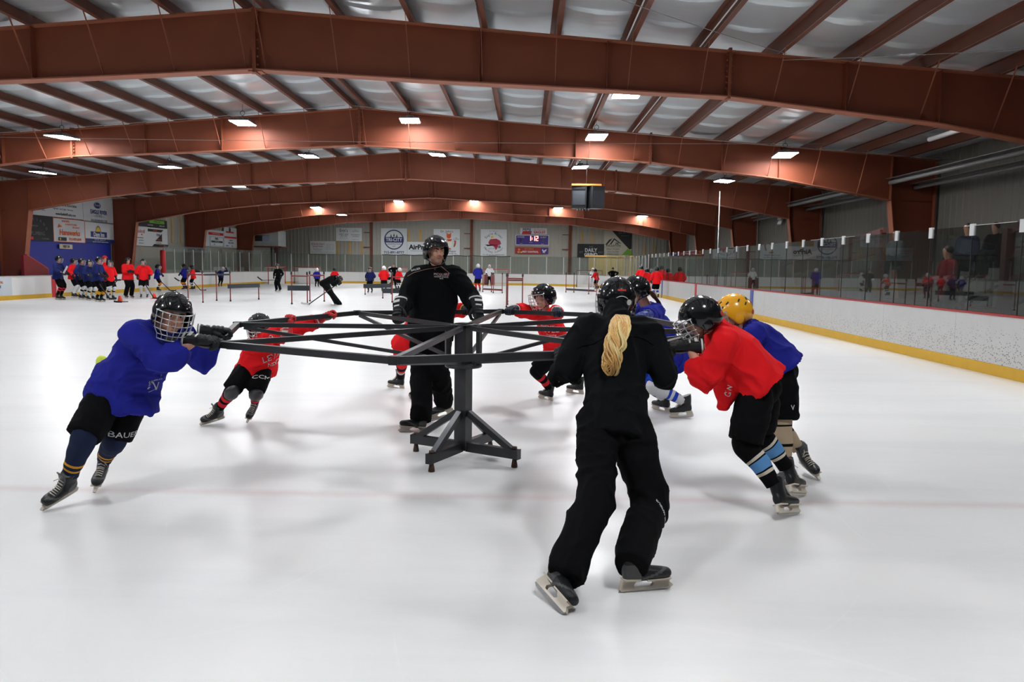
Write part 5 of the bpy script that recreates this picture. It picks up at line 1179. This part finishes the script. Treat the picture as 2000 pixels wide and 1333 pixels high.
# 7 girl in blue behind her
G_ = dict(
 label='girl in a blue jersey with brown ponytail behind the woman in black',
 pelvis=at(1310, 694, Y=7.90), neck=at(1266, 604, Y=7.55), head=at(1243, 566, Y=7.40), face=(-.92, -.25, -.30), headup=(-.3, 0, 1), shax=(-.25, .95, 0), hipax=(-.25, .95, 0),
 hands={1: (rim(4, .80), (-.2, -.95, -.1), (0, 0, 1)), -1: (rim(5, .12), (-.5, -.85, -.1), (0, 0, 1))},
 feet={1: (at(1274, 799, Z=0), at(1298, 783, Y=8.05), (-.1, 0, 1)), -1: (at(1308, 817, Z=0), at(1331, 797, Y=7.7), (-.15, 0, 1))},
 s=.90, jersey='blue', pants='royal', sock=('white', [(.58, 'bluestripe'), (.64, 'white'), (.70, 'bluestripe'), (.78, 'white')]), glove='blue', vox=.012, seed=7, hem=.1, knee={1: (-1, -.2, .1), -1: (-1, -.2, .1)})
p7 = person(**G_)
# 8 boy in red on the right
H_ = dict(
 label='boy in a bright red jersey leaning left onto the carousel, light blue striped socks',
 pelvis=at(1482, 745, Y=4.86), neck=at(1402, 647, Y=4.86), head=at(1368, 620, Y=4.84), face=(-.88, .12, -.48), headup=(-.45, .0, .9), shax=(.12, .98, .12), hipax=(.40, .90, .05),
 hands={-1: (at(1318, 682, Y=4.82), (-.95, .15, -.1), (-.1, -.25, 1)), 1: (at(1342, 664, Y=5.20), (-.9, .2, 0), (-.1, -.1, 1))},
 feet={-1: (at(1562, 1005, Z=0), at(1521, 962, Y=4.62), (-.55, .1, 1)), 1: (at(1575, 968, Z=0), at(1546, 930, Y=5.02), (-.5, .1, 1))},
 s=.93, leg=.88, jersey='red', sock=('pants', [(.50, 'cream'), (.55, 'pants'), (.57, 'sky'), (.70, 'pants'), (.72, 'cream'), (.76, 'pants')]), glove='black', vox=.011, seed=8, hem=.02, flap=[([at(1425, 690, Y=4.85), at(1420, 745, Y=4.84), at(1414, 790, Y=4.84)], [.13, .10, .035], [.12, .11, .06], (1, 0, 0)), ([at(1455, 705, Y=4.86), at(1448, 740, Y=4.86)], [.12, .06], [.14, .12], (1, 0, 0))], elbow={-1: (.55, -.3, -1), 1: (0, .6, -1)}, knee={1: (-1, .6, .2), -1: (-1, .3, .2)}, wide=1.0)
p8 = person(**H_)
# 9 yellow helmet
I_ = dict(
 label='boy in a yellow helmet and dark blue jersey behind the boy in red, tan socks',
 pelvis=at(1520, 712, Y=5.65), neck=at(1462, 640, Y=5.70), head=at(1434, 610, Y=5.72), face=(-.93, .12, -.30), headup=(-.3, 0, 1), shax=(.1, .99, 0), hipax=(.2, .98, 0),
 hands={-1: (rim(6, .12), (-.9, -.2, -.1), (0, 0, 1)), 1: (rim(5, .80), (-.8, -.4, -.1), (0, 0, 1))},
 feet={-1: (at(1562, 985, Z=0)+V((0, .35, 0)), at(1538, 905, Y=5.55), (-.4, 0, 1)), 1: (at(1602, 940, Z=0), at(1577, 902, Y=5.55), (-.45, .1, 1))},
 s=.93, leg=.92, jersey='blue', sock=('tan', [(.30, 'pants'), (.34, 'tan'), (.62, 'pants'), (.67, 'tan')]), helmet=('yellow', 1), glove='black', vox=.012, seed=9, hem=.05, knee={1: (-1, .2, .2), -1: (-1, .2, .2)}, wide=.95)
p9 = person(**I_)

# ---- hair, prints and carried detail
def ponytail(P_, pts, width, m, locks, seed, rr, wave=.016):
    """hair as wavy locks of many strands"""
    rng = random.Random(seed); b = MB(); cc = spline([V(p) for p in pts], 8); L_ = len(cc)-1; sd = P_['shax']; bk = V((0, -1, 0))
    for lk in range(locks):
        a = rng.uniform(-1, 1); dep = rng.uniform(0, 1); ph = rng.random()*6; fq = rng.uniform(9, 15); ln = rng.uniform(.70, 1.0); lr = rng.uniform(.008, .014)
        for s_ in range(9):
            sa = rng.random()*6.28; sq = math.sqrt(rng.random())*lr; N_ = 26; pl = []
            for i in range(N_):
                t = i/(N_-1)*ln; x = t*L_; c = cc[int(x)].lerp(cc[min(int(x)+1, L_)], x-int(x))
                w_ = width*(min(1, .28+t*2.6) if t < .55 else 1-.55*(t-.55)/.45)
                env = min(1, t*4)
                pl.append(c+sd*(a*w_+env*wave*sin(t*fq+ph)+cos(sa)*sq)+bk*((1-a*a)*.03*dep*env*1.4+env*.010*cos(t*fq+ph)+sin(sa)*sq))
            b.tube(pl, [rr*(1-.7*(i/(N_-1))**4) for i in range(N_)], m, 4)
    o = P_['add']('ponytail', b.mesh('ponytail')); o['kind'] = 'stuff'
HAIRB2 = mat('hair_blonde_light', srgb(250, 216, 150), .5, var=.2, vscale=30)
PT = [at(1206, 608, Y=4.50), at(1214, 622, Y=4.27), at(1206, 655, Y=4.13), at(1199, 685, Y=4.07), at(1193, 712, Y=4.04), at(1190, 736, Y=4.03)]
ponytail(p6, PT, .033, HAIRB, 17, 4, .0034, .024); ponytail(p6, PT, .036, HAIRB2, 14, 9, .0030, .024)
ponytail(p7, [at(1262, 566, Y=7.4), at(1272, 572, Y=7.4), at(1281, 584, Y=7.45), at(1291, 602, Y=7.5)], .05, HAIRN, 16, 5, .005)
# coach jacket: piping, chest logo, pull tabs
def polyline_on(P_, pts, r, m, name):
    b = MB(); b.tube(pts, r, m, 5); P_['add'](name, b.mesh(name))
_bvh = {}
def snap(P_, x, y, part, lift=.006):
    """point where the camera ray through (x, y) meets the garment surface, lifted off it; returns point, normal"""
    o = [c for c in P_['root'].children if c.name.split('.')[0] == part][0]; L0 = P_['root'].location
    cam_ = V((0, 0, CH)); d = (at(x, y, Y=5)-cam_).normalized()
    hit, loc, nrm, _ = o.data_ray(cam_-L0, d) if 0 else ray_mesh(o, cam_, d)
    return (loc+nrm*lift, nrm) if hit else (None, None)
def ray_mesh(o, org, d):
    from mathutils.bvhtree import BVHTree
    key = o.name
    if key not in _bvh:
        me = o.data; mw = Matrix.Translation(o.parent.location) @ o.matrix_local
        _bvh[key] = BVHTree.FromPolygons([mw @ v.co for v in me.vertices], [tuple(p.vertices) for p in me.polygons])
    loc, nrm, i, dist = _bvh[key].ray_cast(org, d)
    if loc is None: return False, None, None, 0
    if nrm.dot(d) > 0: nrm = -nrm
    return True, loc, nrm, dist
def print_on(P_, x, y, st, size, part, rot=0, name='print', m=None, squash=1.0, upv=None):
    """printed lettering wrapped onto the garment"""
    p, n_ = snap(P_, x, y, part)
    if p is None: return
    upv = V(upv) if upv is not None else Z1; u = (upv-n_*upv.dot(n_)).normalized(); u = Matrix.Rotation(radians(rot), 3, n_) @ u; xx = u.cross(n_)
    me = text_mesh(st, size, m or PRINT, extrude=.0008)
    o = [c for c in P_['root'].children if c.name.split('.')[0] == part][0]; key = o.name; bv = _bvh[key]
    miss = set()
    for v in me.vertices:
        q = p+xx*v.co.x*squash+u*v.co.y+n_*.05; loc, nn_, i, ds = bv.ray_cast(q, -n_)
        if loc is None or ds > .12 or nn_.dot(n_) < .15 and nn_.dot(n_) > -.15: miss.add(v.index)
        v.co = (loc+n_*(.003+v.co.z) if loc is not None and ds < .12 else p+xx*v.co.x*squash+u*v.co.y)-P_['root'].location
    if miss:
        bm = bmesh.new(); bm.from_mesh(me); bm.verts.ensure_lookup_table(); bmesh.ops.delete(bm, geom=[bm.verts[i] for i in miss], context='VERTS'); bm.to_mesh(me); bm.free()
    if len(me.polygons) > 3: link(name, me, P_['root'])
def line_on(P_, pix, part, r, m, name):
    pts = []
    for (x0, y0), (x1, y1) in zip(pix[:-1], pix[1:]):
        for k in range(6):
            p, n_ = snap(P_, x0+(x1-x0)*k/6, y0+(y1-y0)*k/6, part, .002)
            if p is not None: pts.append(p)
    if len(pts) > 2: b = MB(); b.tube(pts, r, m, 5); P_['add'](name, b.mesh(name))
PIPE = mat('piping_tan', srgb(150, 110, 95), .6)
line_on(p3, [(796, 540), (808, 533), (830, 527), (862, 521), (882, 538)], 'jacket', .0025, PIPE, 'piping')
print_on(p3, 812, 527, 'BAUER', .030, 'jacket', 14); print_on(p3, 862, 537, 'MCGUIRE', .033, 'jacket', -4, m=mat('print_redwhite', srgb(215, 170, 175), .6)); print_on(p3, 862, 541.5, 'HOCKEY SCHOOL', .016, 'jacket', -4); print_on(p3, 862, 545, 'ELITE', .014, 'jacket', -4)
print_on(p1, 303, 742, 'EAGLES', .028, 'jersey', 8); print_on(p1, 302, 755, 'N', .075, 'jersey', -10, squash=1.4); print_on(p1, 296, 764, '/', .06, 'jersey', -50); print_on(p1, 246, 851, 'BAUER', .05, 'breeches', -8, squash=1.3)
print_on(p2, 536, 697, 'LEVEL', .085, 'jersey', 22); print_on(p2, 536, 712, 'NEXT', .05, 'jersey', 20); print_on(p2, 541, 662, 'nec', .09, 'jersey', 10); print_on(p2, 511, 737, 'CCM', .05, 'breeches', -10, squash=1.5)
print_on(p5, 1072, 646, 'LEVEL', .085, 'jersey', 0); print_on(p5, 1077, 655, 'training', .035, 'jersey', 0); print_on(p5, 1069, 640, 'NEXT', .06, 'jersey')
print_on(p8, 1424, 764, 'GW', .045, 'jersey', 90); print_on(p7, 1311, 698, 'GW', .05, 'breeches', 8, squash=1.2)
print_on(p9, 1530, 690, 'BAUER', .045, 'breeches', 0); print_on(p9, 1548, 797, 'V', .05, 'breeches', 0)
print_on(p6, 1297, 1006, 'UNDER ARMOUR', .018, 'trousers', 90, squash=1.1)
# jacket back yoke seam of the woman
line_on(p6, [(1127, 682), (1135, 676), (1160, 672), (1180, 660), (1195, 658)], 'jacket', .004, C['black'], 'yoke_seam')
line_on(p6, [(1215, 660), (1240, 658), (1262, 664), (1280, 676)], 'jacket', .004, C['black'], 'yoke_seam')

# small things tucked at the waists
b = MB(); b.ell(at(204, 718, Y=4.90), ((.04, 0, .02), (0, .05, 0), (-.03, 0, .075)), GNEON); p1['add']('neon_shirt_tail', b.mesh('neon_shirt_tail'))

# ------------------------------------------------------------------ people across the ice and in the stands
def stick(a, b, blade_dir, label, taped=M['black'], shaft=None):
    """hockey stick from butt a to heel b with a blade along blade_dir"""
    a = V(a); b = V(b); r = empty('hockey_stick', b, label, 'hockey stick'); bd = V(blade_dir).normalized()
    q = MB(); q.bar(a, b, .022, .030, shaft or BOOT); under(r, q, 'shaft')
    q = MB(); pts = [b, b+bd*.10+V((0, 0, -.0)), b+bd*.20, b+bd*.29+V((0, 0, .02))]
    for p0, p1 in zip(pts[:-1], pts[1:]): q.bar(p0, p1, .012, .065, taped)
    under(r, q, 'blade')
def far(x, y, ytop, face, label, jersey='blue', sock=('pants', []), helmet=('black', 1), glove='black', pants='pants', legs='breeches', lean=(0, 0), arms='down', stride=.0, top='jersey', seed=1, wide=1.0, Z=0, Y=None, skates='black', group=None, kn=None, hip=None, hair=None, hgt=None, vox=.019):
    """standing skater: feet at photo pixel (x, y), top of helmet at ytop, facing angle in degrees (0 = +X, 90 = away)"""
    base = at(x, y, Z=Z) if Y is None else at(x, y, Y=Y)
    if Y is None and base.y < YE-4:
        if base.x > XR-.45: base = at(x, y, X=XR-.5)
        elif base.x < XL+.45: base = at(x, y, X=XL+.5)
    base.z = Z
    topp = at(x, ytop, Y=base.y); H_ = hgt or (topp.z-Z); s = H_/1.86
    f = V((cos(radians(face)), sin(radians(face)), 0)); rgt = f.cross(V((0, 0, 1))); ln = V((lean[0], lean[1], 0))
    pel = base+V((0, 0, (.94 if hip is None else hip)*s+.03))+ln*.5-f*.04; nk = base+V((0, 0, 1.48*s))+ln-f*.02 if kn is None else pel+V(kn)*.55*s
    hd = nk+V((0, 0, .185*s))+f*.04+ln*.15
    hands = {}
    for k in (1, -1):
        side = rgt*k
        if arms == 'down': hp_ = (pel+side*.24*s+V((0, 0, -.06))+f*.12, V((0, 0, -1))+f*.25, side)
        elif arms == 'stick': hp_ = (pel+side*(.16)*s+f*(.28)+V((0, 0, .05)), f*.6+V((0, 0, -.8)), f*.6+V((0, 0, .5))+side*.3)
        elif arms == 'fold': hp_ = (nk-V((0, 0, .28*s))+f*.22-side*.05, -side+V((0, 0, .1)), f)
        elif arms == 'hips': hp_ = (pel+side*.20*s+V((0, 0, .12)), -side*.3+f*.8+V((0, 0, -.3)), side)
        elif arms == 'up': hp_ = ((nk+side*.30*s+V((0, 0, .16))+f*.1, V((0, 0, 1))-side*.3, side) if k == -1 else (pel+side*.24*s+f*.1, V((0, 0, -1)), side))
        elif arms == 'fwd': hp_ = (nk+f*.34*s+side*.12-V((0, 0, .42*s)), f*.7+V((0, 0, -.7)), f*.5+V((0, 0, .7)))
        elif arms == 'bar': hp_ = (nk+f*.45*s+side*.2-V((0, 0, .2*s)), f, V((0, 0, 1)))
        hands[k] = (hp_[0], hp_[1], hp_[2])
    feet = {}
    for k in (1, -1):
        c = base+rgt*k*.13*s+f*k*stride*s; c.z = Z; feet[k] = (c+f*.14+V((0, 0, .0)), c+f*-.05+V((0, 0, .17)), V((0, 0, 1)))
    e = {k: (rgt*k*.7-f*.6+V((0, 0, -.5))) for k in (1, -1)}
    return person(label, pel, nk, hd, f+V((0, 0, -.1)), rgt, rgt, hands, feet, s=s, jersey=jersey, top=top, pants=pants, legs=legs, sock=sock, helmet=helmet, glove=glove, vox=vox, elbow=e, knee={k: f for k in (1, -1)}, seed=seed, wide=wide, skate=skates if legs == 'breeches' else 'low', hair=hair, hem=.14 if top == 'jersey' else .1)
WH = ('white', []); WS = ('white', [(.5, 'pants'), (.65, 'white')]); GS = ('pants', [(.5, 'gold'), (.75, 'pants')]); OR_ = ('orange', [(.6, 'pants'), (.7, 'white'), (.8, 'pants')]); RS = ('pants', [(.3, 'redsock'), (.42, 'pants'), (.5, 'redsock'), (.62, 'pants')])
far(117, 586, 497, 0, 'player in dark blue with red striped socks, leftmost on the ice', 'dblue', RS, arms='fwd', seed=11)
far(146, 582, 502, 10, 'player in red and white socks, mostly hidden behind a taller blue player', 'red', WH, seed=12)
far(161, 585, 502, 0, 'player in dark blue with white socks, second blue jersey from the left', 'dblue', WS, arms='down', seed=13)
far(177, 587, 505, -20, 'small player in dark blue with white and black socks mid group', 'dblue', WS, arms='stick', seed=14)
far(195, 590, 499, -5, 'tall player in dark blue with gold striped socks at the group front', 'dblue', GS, arms='stick', seed=15)
far(207, 579, 497, -40, 'player with a red helmet at the back of the left group', 'red', GS, helmet=('red', 0), seed=16)
far(216, 586, 506, -30, 'player in red with black helmet and white socks, right of the left group', 'red', WS, arms='down', seed=17)
far(252, 583, 501, -35, 'man in a red jersey and long black trousers holding a hand to his face', 'red', legs='trousers', helmet=('black', 0), arms='fold', seed=18, top='jersey', wide=1.05)
far(282, 583, 504, -70, 'player in red with plain white socks and orange trimmed gloves', 'red', WH, glove='orange', arms='down', seed=19)
far(309, 569.5, 516, 20, 'player in blue with orange socks holding a stick by the red padded post', 'blue', OR_, arms='stick', seed=20)
far(361.5, 567, 515, 170, 'player in blue with orange socks standing with back to the left glass', 'blue', OR_, arms='stick', seed=21)
far(377, 567, 518, 185, 'small player in red beside the blue player near the left boards', 'red', WS, arms='stick', seed=22, stride=.12)
far(430, 561, 521, -60, 'player in dark blue with a white helmet raising one glove near the left boards', 'dblue', ('pants', []), helmet=('white', 1), arms='up', seed=23, lean=(.15, 0), stride=.1)
far(543.5, 570, 515, -100, 'person in black with a black helmet standing by the side-on goal', 'black', legs='trousers', top='jacket', helmet=('black', 0), arms='down', seed=24)
far(619, 562, 524, 95, 'player in blue with a white helmet in front of the white target board', 'blue', ('pants', []), helmet=('white', 1), seed=25)
far(654, 562, 523, 100, 'player in red behind the black-clad skater who bends low', 'red', ('pants', []), seed=26)
far(723, 573, 521, -95, 'player in dark blue standing alone left of the coach, beside the foam beam', 'dblue', ('pants', []), arms='down', seed=27)
far(750, 571, 519, 95, 'player in red with a white helmet, leftmost of the pair at the coach shoulder', 'red', RS, helmet=('white', 1), seed=28)
far(762, 560, 521, 180, 'goalie in white jersey just left of the coach', 'white', WH, helmet=('white', 1), seed=29, pants='pants', Y=54.5)
far(769, 561, 513.5, -90, 'bareheaded man in a black jacket standing behind the goalie left of the coach', 'black', legs='trousers', top='jacket', helmet=None, hair='short', arms='hips', seed=30)
far(776, 566, 523, 60, 'player in red with a white helmet bending, nearest the coach left side', 'red', WS, helmet=('white', 1), seed=31, arms='stick', lean=(.1, .1))
far(933.5, 570, 514, 115, 'player in dark blue with white helmet and red socks right of the coach', 'blue', ('redsock', []), helmet=('white', 1), arms='fwd', seed=32)
far(956, 557, 516, -95, 'goalie in white jersey and dark red leg pads in the central goal', 'white', ('pants', []), helmet=('white', 1), seed=33, wide=1.1, Y=56.7)
far(1157, 560, 523, -95, 'goalie dressed all in white in the right goal', 'white', WH, helmet=('white', 1), pants='white', seed=34, wide=1.1, arms='stick', Y=56.0)
far(1166, 566, 525, 130, 'player in red bending before the all-white goalie', 'red', OR_, arms='fwd', seed=35, lean=(-.1, .15))
far(1196, 566, 521, 95, 'bareheaded person in black with a hand on the hip, right of the white goalie', 'black', legs='trousers', top='jacket', helmet=None, hair='short', arms='hips', seed=36)
far(1251, 574, 517, 95, 'taller player in red just above the brown-haired girl helmet', 'red', ('pants', []), seed=37)
far(1262, 572, 523, 95, 'shorter player in red next to the taller one near the right boards', 'red', ('pants', []), seed=38)
far(1281, 575, 519.5, 100, 'player in red with white and blue striped socks by the blue board stripe', 'red', ('white', [(.5, 'bluestripe'), (.7, 'white')]), arms='down', seed=39)
# goalie pads
GPAD = mat('goal_pad', srgb(95, 45, 45), .6)
for x, m_, lab in ((949, GPAD, 1), (962, GPAD, 1), (1152, C['white'], 0), (1161, C['white'], 0)):
    p = at(x, 557, Y=(56.7 if lab else 56.0)-.22); r = [o for o in COL.objects if o.name.startswith('person') and o.parent is None and o.get('label', '').startswith('goalie in white jersey and' if lab else 'goalie dressed all')][0]
    b = MB(); b.loft([(V((p.x, p.y, z)), V((.14, 0, 0)), V((0, .08, 0))) for z in (.1, .4, .6, .85)], m_, 8); under(r, b, 'leg_pad')
# skater bending low in black with a long stick
bp = dict(label='skater in black bending low over a long stick between the hurdles',
 pelvis=at(634, 553, Y=27.2), neck=at(655, 542, Y=27.0), head=at(662, 546, Y=26.9), face=(.8, -.3, -.5), shax=(-.3, -.95, 0), hipax=(-.3, -.95, 0), headup=(.5, 0, .6),
 hands={1: (at(664, 553, Y=26.7), (.4, -.2, -.9), (.8, -.5, .2)), -1: (at(662, 555, Y=27.2), (.3, -.2, -.9), (.8, .5, .2))},
 feet={1: (at(664, 595, Z=0), at(659, 589, Y=27.0), (-.4, 0, 1)), -1: (at(658, 593, Z=0), at(653, 588, Y=27.4), (-.4, 0, 1))},
 s=1.0, jersey='black', top='jacket', legs='trousers', helmet=('black', 0), glove='orange', vox=.018, seed=40, hem=.1)
person(**bp)
stick(at(662, 553, Y=26.8), at(604, 594, Y=27.2), (-1, 0, .05), 'long stick reaching left from the skater bending low in black', STW)
fy = lambda x, y: at(x, y, Z=0).y
def held(xa, ya, xb, yb, foot, d, lab, tp=None, dy=-.3, ice=False):
    Yp = fy(*foot)+dy; stick(at(xa, ya, Y=Yp), at(xb, yb, Z=.03) if ice else at(xb, yb, Y=Yp-.1), d, lab, tp or M['black'])
held(543, 547, 512, 548, (543.5, 570), (-1, 0, .7), 'stick held level by the person in black near the side-on goal')
held(311, 547, 333, 568, (309, 569.5), (1, 0, .02), 'stick slanting down right from the blue player with orange socks')
held(364, 547, 350, 549, (364, 566), (-1, 0, .6), 'short visible stick end left of the pair by the left boards')
held(378, 551, 392, 567.5, (377, 567), (1, 0, .02), 'stick of the small red player by the left boards')
held(284, 556, 301, 583, (282, 583), (1, -.2, .02), 'stick planted beside the orange cone by the player in white socks')
held(262, 548, 236, 547, (252, 583), (-1, 0, -.1), 'stick held level across the legs of the man in red')
held(119, 545, 124, 534, (117, 586), (.5, 0, .8), 'stick end raised before the leftmost player in dark blue', STW)
held(229, 548, 219, 560, (216, 586), (-.6, -.3, -.2), 'stick tucked under the arm of the red player right of the group', STW)
held(194, 555, 214, 584, (195, 590), (1, -.2, .02), 'dark stick lying down to the ice in front of the left group')
stick(at(250, 589.5, Z=.04), at(238, 590, Z=.04), (-1, 0, 0), 'dark stick lying flat by the left orange cone')
# spectators behind the right glass
SPX = [(1855, 560, 478, 8.0, 'maroon', 'spectator in a red jacket standing behind the right glass', 180, 1.62, True), (1752, 545, 452, 9.6, 'grey', 'spectator in dark clothes seated high behind the right glass, farther one', 200, 1.35, True),
       (1893, 560, 438, 9.4, 'navy', 'bearded spectator in dark jacket seated behind the right glass, left of a pair', 200, 1.35, True), (1947, 560, 436, 10.5, 'black', 'spectator in black seated behind the right glass, right of a pair', 200, 1.35, True)]
for i, (x, y, yt, X_, jc, lab, fa, hh, sk) in enumerate(SPX):
    tp = at(x, yt, X=X_); base = V((tp.x, tp.y, 0))
    f = V((cos(radians(fa)), sin(radians(fa)), 0)); rg = f.cross(Z1)
    if i == 0: pel = base+V((0, 0, tp.z-.88)); fz = .0
    else: pel = base+V((0, 0, tp.z-.84)); fz = pel.z-.45
    nk = pel+V((0, 0, .56)); hd = nk+V((0, 0, .18))+f*.03
    ft = {k: ((pel+f*(.62 if i else .16)+rg*k*.12)*1, None, Z1) for k in (1, -1)}
    for k in (1, -1):
        T = ft[k][0].copy(); T.z = fz; ft[k] = (T, T-f*.19+V((0, 0, .17)), Z1)
    hs = {k: (pel+f*.35+rg*k*.14+V((0, 0, .12)), f+V((0, 0, -.3)), Z1) for k in (1, -1)}
    person(lab, pel, nk, hd, f+V((0, 0, -.15)), rg, rg, hs, ft, s=1.0, jersey=jc, top='jacket', legs='trousers', helmet=None, hair='short', vox=.019, knee={k: f+V((0, 0, .8)) for k in (1, -1)}, seed=50+i, group='spectators behind the right glass')
